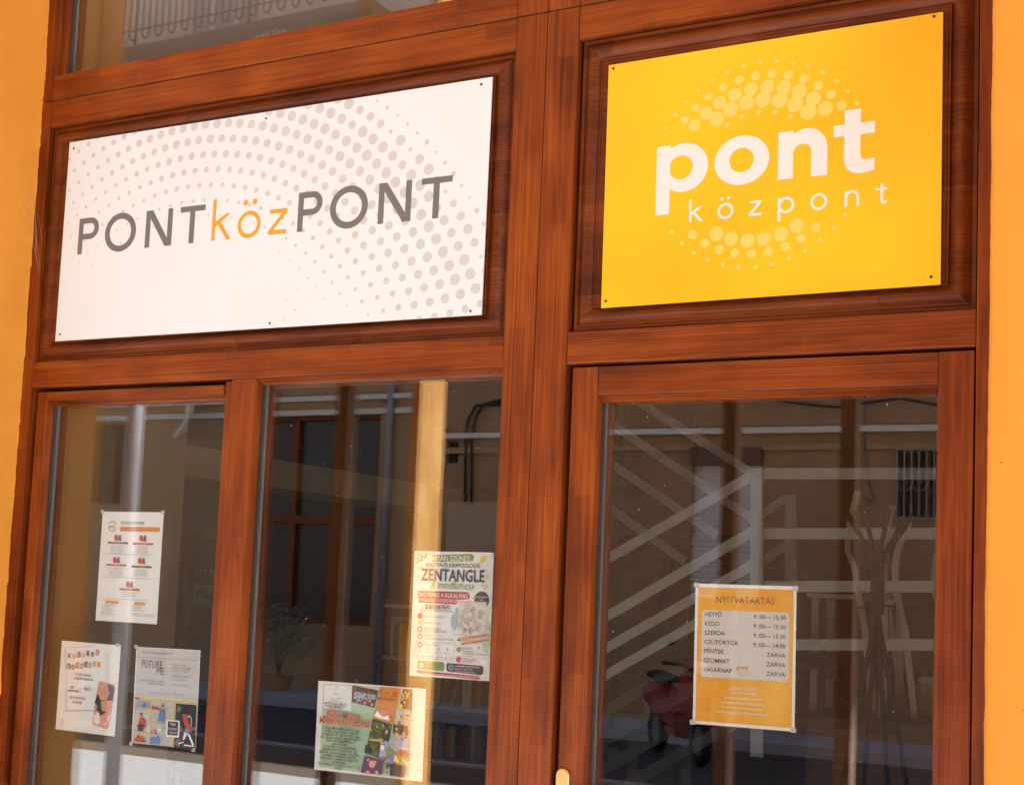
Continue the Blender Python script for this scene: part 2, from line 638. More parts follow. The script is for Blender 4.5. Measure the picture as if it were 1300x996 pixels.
def jitter_wall(x_in, sign, x_far, z0, z1):
    """front face, rounded rough arris and reveal of one side of the opening"""
    bm = bmesh.new()
    n = 520
    rnd = random.Random(5 if sign > 0 else 9)
    a = 0.
    rows = []
    prof = [(.30, 0), (.05, 0), (.012, 0), (.005, .0015), (.001, .006), (0, .014), (0, .10), (0, REV - .012), (-.004, REV - .002), (-.006, REV + .01)]
    w1 = w2 = 0.
    for i in range(n + 1):
        z = z0 + (z1 - z0) * i / n
        w1 = w1 * .93 + rnd.uniform(-.0005, .0005)
        w2 = w2 * .8 + rnd.uniform(-.0011, .0011)
        if rnd.random() < .05:
            w2 += rnd.uniform(0, .0035) * -1
        row = []
        for k, (dx, dy) in enumerate(prof):
            j = w1 * (1 if 2 <= k <= 5 else .25 if k < 7 else 0) + (w2 if k >= 8 else 0)
            x = x_in + sign * (dx + j)
            if k == 0:
                x = x_far
            row.append(bm.verts.new((x, -REV + dy, z)))
        rows.append(row)
    for r0, r1 in zip(rows, rows[1:]):
        for k in range(len(prof) - 1):
            bm.faces.new((r0[k], r0[k + 1], r1[k + 1], r1[k]))
    return bm


obj('wall_face', jitter_wall(V1, -1, -9, 0, 4.6), M['yellow_wall'], wall, smooth=True)
obj('wall_face', jitter_wall(XR, 1, 6, 0, 4.6), M['yellow_wall'], wall, smooth=True)
obj('lintel', B(V1 - .02, XR + .02, -REV + .003, .25, TOP, 4.6, bev=.01), M['yellow_wall'], wall)
obj('upper_wall', B(-9, 6, -REV, .25, 4.6, 10.5), M['yellow_wall'], wall)
obj('wall_core', B(-9, V1 - .03, -REV + .02, .25, 0, 4.6), M['yellow_wall'], wall)
obj('wall_core', B(XR + .03, 6, -REV + .02, .25, 0, 4.6), M['yellow_wall'], wall)

# ------------------------------------------------------------------ fixed wooden frame
front = thing('wooden_shopfront', 'red brown stained wooden shopfront frame with two raised panels, set in the yellow wall', 'shopfront', (-1.85, .0, BOT))
SEAM = .0016
for x0, x1 in ((V1 - .02, V2), (V3, V4 - .0008), (V4 + .0008, V5), (V6, XR + .02)):
    nm = 'jamb' if x0 < -3 or x0 > -1 else 'post'
    member(nm, front, x0, x1, BOT, Z1 - SEAM)
    member(nm, front, x0, x1, Z1 + SEAM, TOP)
member('rail', front, V2 + .0006, V3 - .0006, Z2, Z1 - SEAM, y0=.0012)
member('rail', front, V5 + .0006, V6 - .0006, Z2, Z1 - SEAM, y0=.0012)
member('rail', front, V2 + .0006, V3 - .0006, Z4, Z3, y0=.001)
member('rail', front, V5 + .0006, V6 - .0006, Z4, Z3, y0=.001)
MX0, MX1 = -2.400, -2.328
SILL = .62
member('mullion', front, MX0, MX1, SILL, Z4 - .0006, y0=.0005)
member('mullion', front, MX0 - .030, MX0, SILL, Z4 - .003, y0=.013)
member('sill', front, V2 + .0006, V3 - .0006, SILL - .09, SILL, y0=-.01)
member('rail', front, V5 + .0006, V6 - .0006, BOT - .02, BOT + .03, y0=.002)
member('rail', front, V2, V3, TOP - .07, TOP, y0=.002)
member('rail', front, V5, V6, TOP - .07, TOP, y0=.002)


def panel(name, parent, x0, x1, z0, z1, prof):
    bm = bmesh.new()
    loops = []
    for d, y in prof:
        loops.append([bm.verts.new(p) for p in ((x0 + d, y, z0 + d), (x1 - d, y, z0 + d), (x1 - d, y, z1 - d), (x0 + d, y, z1 - d))])
    for a, b_ in zip(loops, loops[1:]):
        for k in range(4):
            bm.faces.new((a[k], a[(k + 1) % 4], b_[(k + 1) % 4], b_[k]))
    bm.faces.new(loops[-1])
    return obj(name, bm, WOODP, parent)


prof = [(0, .060), (.0, .013), (.008, .013), (.0095, .0155), (.011, .0125)]
for k in range(10):           # a long hollow rising to a round, then the quirk and the lip
    t = k / 9
    prof.append((.0125 + .016 * t, .0115 - .0125 * math.sin(t * PI / 2)))
for k in range(1, 9):
    t = k / 8
    prof.append((.0285 + .019 * t, -.001 + .0095 * (1 - math.cos(t * PI / 2))))
prof += [(.0485, .0095), (.0495, .003), (.0505, .0015), (.054, .0015), (.0548, .0035), (.0556, .0012)]
panel('panel', front, V2 + .009, V3 - .004, Z3 + .002, Z2 - .004, prof)
panel('panel', front, V5 + .009, V6 - .004, Z3 + .002, Z2 - .004, prof)
panel('panel', front, V2 + .009, V3 - .004, BOT + .03, SILL - .092, prof)


def glazing(parent, x0, x1, z0, z1, fy, label=None):
    """double glazing with gasket, spacer and two sheets; fy = front of the surrounding wood"""
    g0 = .040
    bm = bmesh.new()
    for a in ((x0, x0 + .006, z0, z1), (x1 - .006, x1, z0, z1)):
        box(bm, a[0], a[1], g0 - .006, g0 - .0006, a[2], a[3])
    for a in ((z0, z0 + .005), (z1 - .005, z1)):
        box(bm, x0 + .006, x1 - .006, g0 - .0055, g0 - .0006, a[0], a[1])
    obj('gasket', bm, M['gasket'], parent)
    bm = bmesh.new()
    e = -.001
    box(bm, x0 + e, x0 + .006, g0 + .0052, g0 + .0148, z0, z1)
    box(bm, x1 - .008, x1 - e, g0 + .0052, g0 + .0148, z0, z1)
    box(bm, x0 + .008, x1 - .008, g0 + .0052, g0 + .0148, z0 + e, z0 + .008)
    box(bm, x0 + .008, x1 - .008, g0 + .0052, g0 + .0148, z1 - .008, z1 - e)
    obj('spacer', bm, M['alu'], parent)
    obj('glass_pane', B(x0 - .0015, x1 + .0015, g0, g0 + .004, z0 - .0015, z1 + .0015), M['glass'], parent)
    obj('glass_pane', B(x0 - .0015, x1 + .0015, g0 + .016, g0 + .020, z0 - .0015, z1 + .0015), M['glass'], parent)
    bm = bmesh.new()
    t = .014
    for a in ((x0 - .002, x0 + t, z0, z1), (x1 - t, x1 + .002, z0, z1)):
        box(bm, a[0], a[1], g0 + .0205, g0 + .034, a[2], a[3], bev=.001)
    for a in ((z0 - .002, z0 + t), (z1 - t, z1 + .002)):
        box(bm, x0 + t + .0005, x1 - t - .0005, g0 + .0205, g0 + .0335, a[0], a[1], bev=.001)
    obj('inner_bead', bm, WOODV, parent)


def specks(parent, x0, x1, z0, z1, n, seed):
    """dried drops and dust on the outer face of a pane"""
    rb = random.Random(seed)
    bm = bmesh.new()
    for k in range(n):
        x, z = rb.uniform(x0 + .02, x1 - .02), rb.uniform(z0 + .02, z1 - .02)
        r = rb.choice((.0005, .0006, .0008, .0011, .0016))
        m = rb.choice((4, 5, 6))
        st = rb.uniform(.6, 1.6)
        bm.faces.new([bm.verts.new((x + r * math.cos(2 * PI * q / m) * rb.uniform(.6, 1.2), .0396, z + r * st * math.sin(2 * PI * q / m) * rb.uniform(.6, 1.2))) for q in range(m)])
    o = obj('specks', bm, M['dust'], parent)
    o['kind'] = 'stuff'


def top_bead(parent, x0, x1, z, fy, h=.011):
    """the narrow rounded bead over a pane that catches the light of the street"""
    bm = bmesh.new()
    n = 5
    pts = []
    for k in range(n + 1):
        a = PI / 2 * k / n
        pts.append((fy + .004 + .022 * math.sin(a) * 1.0, z - h * (1 - math.cos(a)) - .0008))
    pts += [(.0335, z - h - .001), (.0335, z)]
    pts += [(fy + .004, z)]
    L0 = [bm.verts.new((x0, p[0], p[1])) for p in pts]
    L1 = [bm.verts.new((x1, p[0], p[1])) for p in pts]
    for k in range(len(pts)):
        j = (k + 1) % len(pts)
        bm.faces.new((L0[k], L0[j], L1[j], L1[k]))
    bm.faces.new(L0)
    bm.faces.new(L1[::-1])
    obj('glazing_bead', bm, WOODH, parent)


# fixed middle pane
glazing(front, MX1, V3, SILL + .001, Z4 - .004, 0)
top_bead(front, MX1 + .001, V3 - .001, Z4 - .0005, 0, .012)

specks(front, MX1, V3, 1.1, Z4, 70, 1)
# ------------------------------------------------------------------ upper windows
uw = thing('transom_window', 'upper window over the white sign, mirroring an iron balcony', 'window', (-2.36, .002, Z1))
ZU = EYE + 1.4026
member('rail', uw, V2 + .001, V3 - .001, Z1 + SEAM, ZU, y0=.0015)
member('stile', uw, V2 + .001, V2 + .020, ZU + .0008, TOP - .071, y0=.02)
member('stile', uw, V3 - .055, V3 - .001, ZU + .0008, TOP - .071, y0=.002)
member('rail', uw, V2 + .021, V3 - .056, TOP - .13, TOP - .072, y0=.004)
glazing(uw, V2 + .020, V3 - .055, ZU, TOP - .13, 0)
uw2 = thing('transom_window', 'upper window over the yellow sign, only its lowest rail in view', 'window', (-1.02, .002, Z1))
member('rail', uw2, V5 + .001, V6 - .001, Z1 + SEAM, ZU, y0=.002)
member('stile', uw2, V5 + .001, V5 + .055, ZU + .0008, TOP - .071, y0=.003)
member('stile', uw2, V6 - .055, V6 - .001, ZU + .0008, TOP - .071, y0=.003)
member('rail', uw2, V5 + .056, V6 - .056, TOP - .13, TOP - .072, y0=.004)
glazing(uw2, V5 + .055, V6 - .055, ZU, TOP - .13, 0)

# ------------------------------------------------------------------ left casement
lw = thing('casement_window', 'narrow left window casement holding three paper notices', 'window', (-2.75, .006, SILL))
sx0, sx1 = V2 + .022, MX0 - .0305
gx0, gx1 = -3.054, MX0 - .030
SZ1 = Z4 - .012
member('stile', lw, sx0, gx0, SILL + .003, SZ1, y0=.007)
member('rail', lw, gx0 + .0006, gx1 - .002, EYE + .4745, SZ1, y0=.008)
member('rail', lw, gx0 + .0006, gx1 - .002, SILL + .003, SILL + .07, y0=.008)
glazing(lw, gx0, gx1, SILL + .07, EYE + .4735, .007)
top_bead(lw, gx0 + .001, gx1 - .001, EYE + .474, .006, .010)

specks(lw, gx0, gx1, 1.1, EYE + .47, 45, 2)
# ------------------------------------------------------------------ glazed door
door = thing('glazed_door', 'red brown glazed shop door under the yellow sign, opening hours sheet inside', 'door', (-1.02, .01, BOT))
dx0, dx1 = V5 + .0125, V6 - .004
dg0, dg1 = -1.383, -.657
DZ1 = Z4 - .006
DG = EYE + .4415
member('stile', door, dx0, dg0, BOT + .034, DZ1, y0=.009)
member('stile', door, dg1, dx1, BOT + .034, DZ1, y0=.007)
member('rail', door, dg0 + .0006, dg1 - .0006, DG, DZ1, y0=.0095)
member('rail', door, dg0 + .0006, dg1 - .0006, BOT + .034, .32, y0=.0095)
glazing(door, dg0, dg1, .32, DG - .0005, .009)
top_bead(door, dg0 + .001, dg1 - .001, DG - .0005, .010, .012)
specks(door, dg0, dg1, 1.1, DG, 80, 3)
hx0, hz = at(706, 985, .004)
hx1, _ = at(723, 985, .004)
_, ht = at(715, 974.5, .004)
r = (hx1 - hx0) / 2
cx = (hx0 + hx1) / 2
bm = bmesh.new()
n = 14
out = [(cx + r * math.cos(PI * k / n), ht - r + r * math.sin(PI * k / n)) for k in range(n + 1)]
out += [(cx - r * math.cos(PI * k / n), ht - .24 + r - r * math.sin(PI * k / n)) for k in range(n + 1)]
fa = [bm.verts.new((x, .002, z)) for x, z in out]
fb = [bm.verts.new((cx + (x - cx) * .86, .0, z + (.002 if z < ht - .12 else -.002))) for x, z in out]
fc = [bm.verts.new((x, .009, z)) for x, z in out]
for k in range(len(out)):
    j = (k + 1) % len(out)
    bm.faces.new((fa[k], fa[j], fb[j], fb[k]))
    bm.faces.new((fc[k], fc[j], fa[j], fa[k]))
bm.faces.new(fb)
bm.faces.new(fc[::-1])
hp = obj('handle_plate', bm, M['brass'], door)
bm = tube(bmesh.new(), [(cx, .002, ht - .07), (cx, -.045, ht - .07), (cx + .012, -.052, ht - .07), (cx + .11, -.054, ht - .072)], .009, 12)
hl = obj('handle', bm, M['brass'], hp)

# ------------------------------------------------------------------ white sign
SY = -.0085          # front of the sign sheets


def from_corners(tl, tr, br, bl, Y):
    a, b_, c_, d_ = [Vector(at(*p, Y)) for p in (tl, tr, br, bl)]
    U = ((b_ - a) + (c_ - d_)).normalized()
    w = ((b_ - a).length + (c_ - d_).length) / 2
    h = ((a - d_).length + (b_ - c_).length) / 2
    cen = (a + b_ + c_ + d_) / 4
    V = Vector((-U[1], U[0]))
    O = cen - U * (w / 2) - V * (h / 2)
    return O, U, w, h


OW = Vector((-3.0213, EYE + .6362))


def screws(sheet, pts):
    for u, v in pts:
        p = sheet.O + sheet.U * u + sheet.V * v
        bm = bmesh.new()
        bmesh.ops.create_cone(bm, cap_ends=True, segments=10, radius1=.0030, radius2=.0022, depth=.0022,
                              matrix=Matrix.Translation((p[0], sheet.Y - .0011, p[1])) @ Matrix.Rotation(PI / 2, 4, 'X'))
        obj('screw', bm, M['screw'], sheet.root)


O, U, w, h = from_corners((82, 183), (618, 99), (609, 401), (70, 433), SY)
BLW = Vector(at(70, 433, SY))
ws = Sheet('sign_board', 'large white sign board with grey and orange lettering over a swirl of grey dots', 'sign', BLW, U, w, h, SY, .003, M['white_sheet'])
BLW_, U_ = ws.O, ws.U
cu_, cv_ = .4655, -.3071
dots = []
phase = {0: 89.7, 1: 88.4, -1: 88.4, -2: 90.1, -3: 88.6, -4: 90.2, 2: 89.8, 3: 88.9, 4: 87.7, 5: 89, -5: 88.5, -6: 90.1}
rd = random.Random(4)
for k in range(-10, 6):
    rr_ = .818 + .0405 * k
    st = math.degrees(.0385 / rr_)
    ph = phase.get(k, 89.5)
    for i in range(-30, 40):
        a = ph - i * st
        if a < 5 or a > 150:
            continue
        u = cu_ + rr_ * math.cos(math.radians(a))
        v = cv_ + rr_ * math.sin(math.radians(a))
        r0 = .60 if a > 80 else .60 - .05 * (80 - a) / 35 if a > 45 else .55 + .10 * (45 - a) / 22
        s = (rr_ - r0) / (.90 - r0)
        s = max(0, min(1, s))
        dia = .0275 * s ** .6
        if a > 96:
            dia *= max(0, 1 - (a - 96) / 44 - max(0, k) * .05 * (a - 96) / 30)
        if k >= 3 and a < 60:
            dia *= (.35 + .75 * rd.random()) if k >= 4 else (.85 + .2 * rd.random())
        if k == 5:
            dia *= .5
        if a < 24:
            dia *= max(0, (a - 13) / 11)
        dia *= .95 + .1 * rd.random()
        if rr_ < r0 + .07 and dia < .006:
            dia = rd.choice((0, .0035, .005, .006)) if a > 35 else dia
        if dia < .0028 or (rr_ < .60 and a > 62) or (rr_ < r0 and a > 50):
            continue
        rad = dia / 2
        # clip against the board edges
        vs = [(max(.0005, min(ws.w - .0005, x)), max(.0005, min(ws.h - .0005, y))) for x, y in disc(u, v, rad, n=16)[0]]
        if u - rad > ws.w or u + rad < 0 or v - rad > ws.h or v + rad < 0:
            continue
        if len(set(round(x, 5) for x, y in vs)) < 3 or len(set(round(y, 5) for x, y in vs)) < 3:
            continue
        dots.append((vs, [list(range(16))]))
ws.pr('dot_pattern', 'dot_grey', dots)


def cap_P(dx=0):
    t = .0165
    r = [rect(.0602 + dx, .2374, .0602 + t + dx, .3372)]
    r.append(rect(.0602 + t + dx, .3372 - t * .95, .1045 + dx, .3372))
    r.append(rect(.0602 + t + dx, .2776, .1045 + dx, .2776 + t * .95))
    r.append(ring((.1045 + dx, .3074), (.0297, .0298), (.1045 + dx, .3074), (.0297 - t, .0298 - t * .95), -90, 90, 20))
    return r


def cap_O(cu):
    return [ring((cu, .287), (.0562, .0533), (cu, .287), (.0562 - .0178, .0533 - .0165), 0, 360, 48)]


def cap_N(u0, u1):
    t = .0163
    return [rect(u0, .2368, u0 + t, .3368), rect(u1 - t, .2368, u1, .3368),
            poly((u0 + t * .98, .3368), (u0 + t + .0065, .3368), (u1 - t * .98, .2368), (u1 - t - .0065, .2368)),
            poly((u0 + t * .98, .3368), (u0 + t * .98, .3368 - .0215), (u1 - t - .0065, .2368)),
            poly((u1 - t * .98, .2368), (u1 - t * .98, .2368 + .0215), (u0 + t + .0065, .3368))]


def cap_T(u0, u1):
    m = (u0 + u1) / 2 - .0005
    return [rect(u0, .3212, u1, .3362), rect(m - .0085, .2368, m + .0085, .3212)]


ws.layer += 1
for g_ in (cap_P(), cap_O(.2145), cap_N(.3046, .3973), cap_T(.4235, .5079), cap_P(.7475), cap_O(.9615), cap_N(1.0482, 1.1417), cap_T(1.1688, 1.2540)):
    ws.pr('letter', 'letter_grey', g_, step=0)
koz = [rect(.5333, .2372, .5440, .3446), poly((.5440, .2725), (.5440, .2865), (.5770, .3055), (.5925, .3055)),
       poly((.5515, .2795), (.5610, .2860), (.5970, .2372), (.5835, .2372)),
       ring((.6548, .2705), (.0370, .0352), (.6548, .2705), (.0260, .0245), 0, 360, 40),
       disc(.6403, .3280, .0077), disc(.6697, .3284, .0077),
       rect(.7205, .2914, .7745, .3022), rect(.7180, .2378, .7745, .2486),
       poly((.7590, .2914), (.7735, .2914), (.7330, .2486), (.7185, .2486))]
for g_ in (koz[:3], koz[3:6], koz[6:]):
    ws.pr('letter', 'letter_orange', g_, step=0)
screws(ws, [(.0180, .5400), (.6890, .5425), (1.3195, .5455), (.0165, .0185), (.7400, .0120), (1.3190, .0105)])

# ------------------------------------------------------------------ yellow sign
BLY = Vector(at(763, 391, SY))
O, U, w, h = from_corners((772, 83), (1198, 15), (1192, 361), (763, 391), SY)
ys = Sheet('sign_board', 'square yellow sign board with white lettering between two arcs of pale dots', 'sign', BLY, U, w, h, SY, .003, M['yellow_sheet'])
yc = (.34799, .25633)
dl = []


def ring_dots(rs, angs, dias):
    n = len(angs)
    for i, a in enumerate(angs):
        r_ = rs[i] if isinstance(rs, (list, tuple)) else rs
        d_ = dias[i] if isinstance(dias, (list, tuple)) else dias
        dl.append(disc(yc[0] + r_ * math.cos(math.radians(a)), yc[1] + r_ * math.sin(math.radians(a)), d_ / 2, n=20))


ring_dots(.2426, [148.2, 140.1, 132.0, 123.7, 115.2, 106.8, 98.3, 89.7, 81.2, 72.6, 64.3, 56, 47.7, 39.6, 31.5], .0095)
ring_dots(.2162, [139.4, 130.2, 120.8, 111.4, 101.7, 92.2, 82.7, 73.1, 63.6, 54.3, 45.0, 35.8], [.019, .019, .019, .0195, .02, .021, .021, .021, .021, .0205, .021, .021])
ring_dots(.1892, [138.4, 127.7, 117, 106.3, 95.5, 84.5, 73.5, 62.7, 52.1, 41.5], [.028, .029, .0295, .0295, .030, .031, .0315, .032, .032, .0315])
ring_dots(.1625, [124.6, 112.2, 99.4, 86.9, 74.1, 61.4, 49.1], .0338)
ring_dots(.1362, [120.2, 105.2, 90.2, 74.9, 59.9], .0115)
ring_dots([.2131, .2076, .2026, .1987, .1953, .1936, .1925, .1926, .1944, .1975, .2017, .2072, .2119],
          [-151.5, -141.9, -132, -121.7, -111.2, -100.6, -89.8, -79.1, -68.3, -57.9, -47.7, -37.8, -28.3], .0102)
ring_dots([.1785, .1734, .1691, .1661, .1645, .1647, .1671, .1705, .1753], [-141.3, -130, -118, -105.6, -93, -80.4, -67.8, -55.7, -43.8], .0208)
ring_dots([.1435, .1393, .1366, .1364, .1388, .1431], [-127, -112.5, -97.4, -82.4, -67.2, -52.7], .0318)
ys.pr('dot_pattern', 'dot_yellow', dl)
big = [rect(.1218, .1940, .1535, .3452),
       ring((.1835, .2933), (.0558, .0535), (.1780, .2940), (.0268, .0256), 0, 360, 48),
       ring((.3133, .2940), (.0602, .0530), (.3133, .2943), (.0264, .0260), 0, 360, 48),
       rect(.3922, .2426, .4245, .3435),
       ring((.4515, .3005), (.0440, .0445), (.4435, .2965), (.0185, .0165), 0, 172, 26),
       poly((.4620, .2424), (.4954, .2424), (.4955, .3010), (.4620, .2970)),
       rect(.5298, .2780, .5628, .3718), rect(.5075, .3182, .5298, .3424), rect(.5628, .3182, .5917, .3424),
       poly((.5298, .2782), (.5302, .2640), (.5350, .2510), (.5440, .2430), (.5560, .2388), (.5700, .2384), (.5915, .2420), (.5912, .2680), (.5800, .2655), (.5715, .2660), (.5650, .2700), (.5628, .2782))]
small = [rect(.1992, .1716, .2052, .2215), poly((.2052, .1865), (.2052, .1935), (.2200, .2040), (.2290, .2040)),
         poly((.2085, .1890), (.2130, .1935), (.2310, .1716), (.2240, .1716)),
         ring((.2805, .1885), (.0176, .0178), (.2805, .1885), (.0118, .0120), 0, 360, 30),
         disc(.2722, .2154, .0036), disc(.2872, .2154, .0036),
         rect(.3325, .1985, .3582, .2042), rect(.3312, .1722, .3582, .1779), poly((.3505, .1985), (.3580, .1985), (.3392, .1779), (.3315, .1779)),
         rect(.3935, .1550, .3993, .2045), ring((.4115, .1882), (.0172, .0174), (.4115, .1882), (.0116, .0117), 0, 360, 30),
         ring((.4796, .1885), (.0176, .0175), (.4796, .1885), (.0118, .0117), 0, 360, 30),
         rect(.5323, .1718, .5381, .2045), ring((.5470, .1880), (.0152, .0172), (.5470, .1880), (.0094, .0114), 0, 175, 18), rect(.5564, .1718, .5622, .1882),
         rect(.6040, .1790, .6098, .2125), rect(.5945, .1990, .6040, .2040), rect(.6098, .1990, .6170, .2040),
         poly((.6040, .1790), (.6048, .1745), (.6075, .1722), (.6115, .1716), (.6175, .1728), (.6168, .1778), (.6130, .1770), (.6105, .1775), (.6098, .1790))]
ys.layer += 1
for g_ in (big[:2], big[2:3], big[3:6], big[6:], small[:3], small[3:6], small[6:9], small[9:11], small[11:12], small[12:15], small[15:]):
    ys.pr('letter', 'letter_white', g_, step=0)
for sh_b, mt_n, cnt, sd in ((ws, 'ink_light', 60, 3), (ys, 'p_brown', 46, 4)):
    rb = random.Random(sd)
    sh_b.pr('specks', mt_n, [poly(*[(u + r * math.cos(a) * rb.uniform(.5, 1.4), v + r * math.sin(a) * rb.uniform(.5, 1.4)) for a in (0, 1.3, 2.5, 3.9, 5.1)])
                             for u, v, r in [(rb.uniform(.01, sh_b.w - .01), rb.uniform(.01, sh_b.h - .01), rb.choice((.0004, .0005, .0007, .0009))) for _ in range(cnt)]])
screws(ys, [(.0115, .5370), (.7045, .5395), (.7040, .0165), (.0107, .0150)])

# ------------------------------------------------------------------ paper notices behind the glass
PY = .0615


def paper(label, tl, tr, br, bl, mat='paper'):
    O, U, w, h = from_corners(tl, tr, br, bl, PY)
    s = Sheet('paper_notice', label, 'notice', O, U, w, h, PY, .0004, M[mat])
    bm = bmesh.new()
    return s


def tapes(s, corners):
    for cu, cv in corners:
        p = s.O + s.U * (cu * s.w) + s.V * (cv * s.h)
        a = .006
        obj('tape', B(p[0] - a, p[0] + a, PY - .0014, PY - .0012, p[1] - a * .8, p[1] + a * .8), M['tape'], s.root)


T = text_polys

# opening hours -----------------------------------------------------
s = paper('orange opening hours sheet with a pale list panel, taped inside the door glass', (882.5, 740), (1012, 744), (1008, 928), (880, 918))
w, h = s.w, s.h
kx, ky = w / 610., h / 860.        # measured units of the enlarged photograph


def hp_(x, y):
    return ((x - 65) * kx, (905 - y) * ky)


s.pr('print_ground', 'paper_orange', rect(w * .027, h * .022, w * .973, h * .975))
s.pr('print_panel', 'paper_panel', rrect(w * .072, h * .335, w * .935, h * .815, w * .035))
fs = h * .054
pol = [T('NYITVATARTÁS', h * .068, w * .5, h * .868, 'CENTER', sx=.83 * (w / .2) , bold=-.0003)]
s.pr('lettering', 'p_brown', pol)
days = ['HÉTFŐ', 'KEDD', 'SZERDA', 'CSÜTÖRTÖK', 'PÉNTEK', 'SZOMBAT', 'VASÁRNAP']
hrs = ['9 :00— 15:30', '9 :00— 15:30', '9 :00— 15:30', '9 :00— 14:00', 'ZÁRVA', 'ZÁRVA', 'ZÁRVA']
pol = []
for i, (d_, t_) in enumerate(zip(days, hrs)):
    v = h * (.768 - .0655 * i)
    pol.append(T(d_, h * .043, w * .10, v, 'LEFT', sx=1.0))
    pol.append(T(t_, h * .043, w * .905, v - h * .004, 'RIGHT', sx=1.0))
s.pr('lettering', 'ink', pol)
s.pr('lettering', 'p_orange', [T('pont', h * .045, w * .43, h * .405, 'LEFT', bold=.0003)])
s.pr('lettering', 'ink_light', [T('központ', h * .018, w * .455, h * .385, 'LEFT', spacing=1.5)] + [ring((w * .50, h * .405), (w * .062, w * .062), (w * .50, h * .405), (w * .056, w * .056), 200, 340, 16)])
lines = ['ELÉRHETŐSÉGEK', '+36 70 324 9589', 'pontkozpont@gmail.com', 'www.pontkozpontmiskolc.hu', 'facebook.com/pontkozpont', 'instagram.com/pontkozpontmiskolc']
s.pr('lettering', 'letter_white', [T(l, h * .027, w * .5, h * (.262 - .034 * i), 'CENTER') for i, l in enumerate(lines)] + [rect(w * .35, h * .2575, w * .65, h * .2592)])
tapes(s, [(.01, .99), (.99, .985), (.0, .01), (.99, .01)])

# programme sheet ---------------------------------------------------
s = paper('white programme sheet with an orange heading band and five small drawings', (130.5, 649), (208, 650), (199, 792), (121, 787))
w, h = s.w, s.h
s.pr('print_band', 'p_orange', rect(w * .31, h * .822, w * .955, h * .865))
pol = [T('PONTKÖZPONT', h * .042, w * .315, h * .884, 'LEFT', sx=.92)]
pol += [T('Hívjon és adományozzon ha programja', h * .0155, w * .325, h * .848, 'LEFT', sx=.95), T('számunkra fontos helyzetben számít, keressen!', h * .0155, w * .325, h * .828, 'LEFT', sx=.9)]
s.pr('lettering', 'ink', pol)
s.pr('lettering', 'p_red', [T('pont', h * .038, w * .12, h * .852, 'LEFT', bold=.0004), ring((w * .185, h * .866), (w * .065, w * .065), (w * .185, h * .866), (w * .055, w * .055), 20, 160, 14), ring((w * .185, h * .866), (w * .065, w * .065), (w * .185, h * .866), (w * .055, w * .055), 200, 340, 14)])
blocks = [(.29, .765, .715, 5, 'p_brown', 'GYERMEK FOGLALKOZÁSOK'), (.70, .765, .712, 4, 'p_red', 'GAMES PROGRAMOK'), (.29, .562, .512, 5, 'p_red', 'KÖZÖSSÉGI TÉR'),
          (.70, .562, .505, 4, 'ink', 'TANÁCSADÁS'), (.53, .345, .297, 3, 'p_red', 'PROGRAMOK')]
band, ink_, art, art2 = [], [], [], []
filler = ['egyéni és csoportos foglalkozások', 'gyermekek és felnőttek számára', 'közösségi programok, beszélgetések', 'szakember vezetésével, ingyenesen', 'előzetes jelentkezés alapján']
for bx, by, bb, n, m_, t_ in blocks:
    art += [disc(w * (bx - .03), h * by, w * .035, n=10), poly((w * (bx - .06), h * (by - .03)), (w * (bx + .06), h * (by - .03)), (w * (bx + .045), h * (by + .005)), (w * (bx - .03), h * (by + .0)))]
    art2 += [disc(w * (bx + .03), h * (by + .012), w * .018, n=8), poly((w * (bx + .02), h * (by - .02)), (w * (bx + .055), h * (by - .025)), (w * (bx + .045), h * (by + .005)))]
    band.append((m_, rect(w * (bx - .165), h * (bb - .009), w * (bx + .165), h * (bb + .009))))
    for i in range(n):
        ink_.append(T(filler[(i + n) % 5], h * .0125, w * bx, h * (bb - .032 - .0165 * i), 'CENTER', sx=.93))
for m_, r_ in band:
    s.pr('print_band', m_, r_, step=0)
s.layer += 1
s.pr('picture', 'p_red', art)
s.pr('picture', 'p_navy', art2)
s.pr('lettering', 'letter_white', [T(t_, h * .013, w * bx, h * (bb - .004), 'CENTER') for bx, by, bb, n, m_, t_ in blocks])
left = ['3530 Miskolc, Városház tér 12. II/7', '+36 70 324 9589', 'pontkozpont@gmail.com', 'www.pontkozpontmiskolc.hu', 'facebook.com/pontkozpont', 'instagram.com/pontkozpontmiskolc']
ink_ += [T(l, h * .0125, w * .10, h * (.145 - .0175 * i)) for i, l in enumerate(left)]
ink_ += [T(l, h * .0125, w * .59, h * (.145 - .0175 * i)) for i, l in enumerate(['Hétfő-Szerda: 9:00-15:30', 'Csütörtök: 9:00-14:00', 'Péntek-Vasárnap: előre egyeztetve'])]
ink_ += [T(l, h * .0125, w * .95, h * (.078 - .0155 * i), 'RIGHT') for i, l in enumerate(['A programok ingyenesek, de regisztrációhoz kötöttek', 'a helyek korlátozott száma miatt, kérjük jelezze'])]
ink_ += [rect(w * .08, h * .612, w * .88, h * .614), rect(w * .08, h * .400, w * .86, h * .402), rect(w * .10, h * .205, w * .86, h * .207)]
s.pr('lettering', 'ink', ink_)
s.pr('print_band', 'p_orange', [rect(w * .15, h * .163, w * .37, h * .186), rect(w * .63, h * .163, w * .80, h * .186)])
tapes(s, [(.0, 1.), (.99, 1.)])

# notebook poster ---------------------------------------------------
s = paper('white notice with a ransom note heading, a drawn notebook and a phone of faces', (80, 812.5), (154, 819), (145, 934), (69, 925))
w, h = s.w, s.h


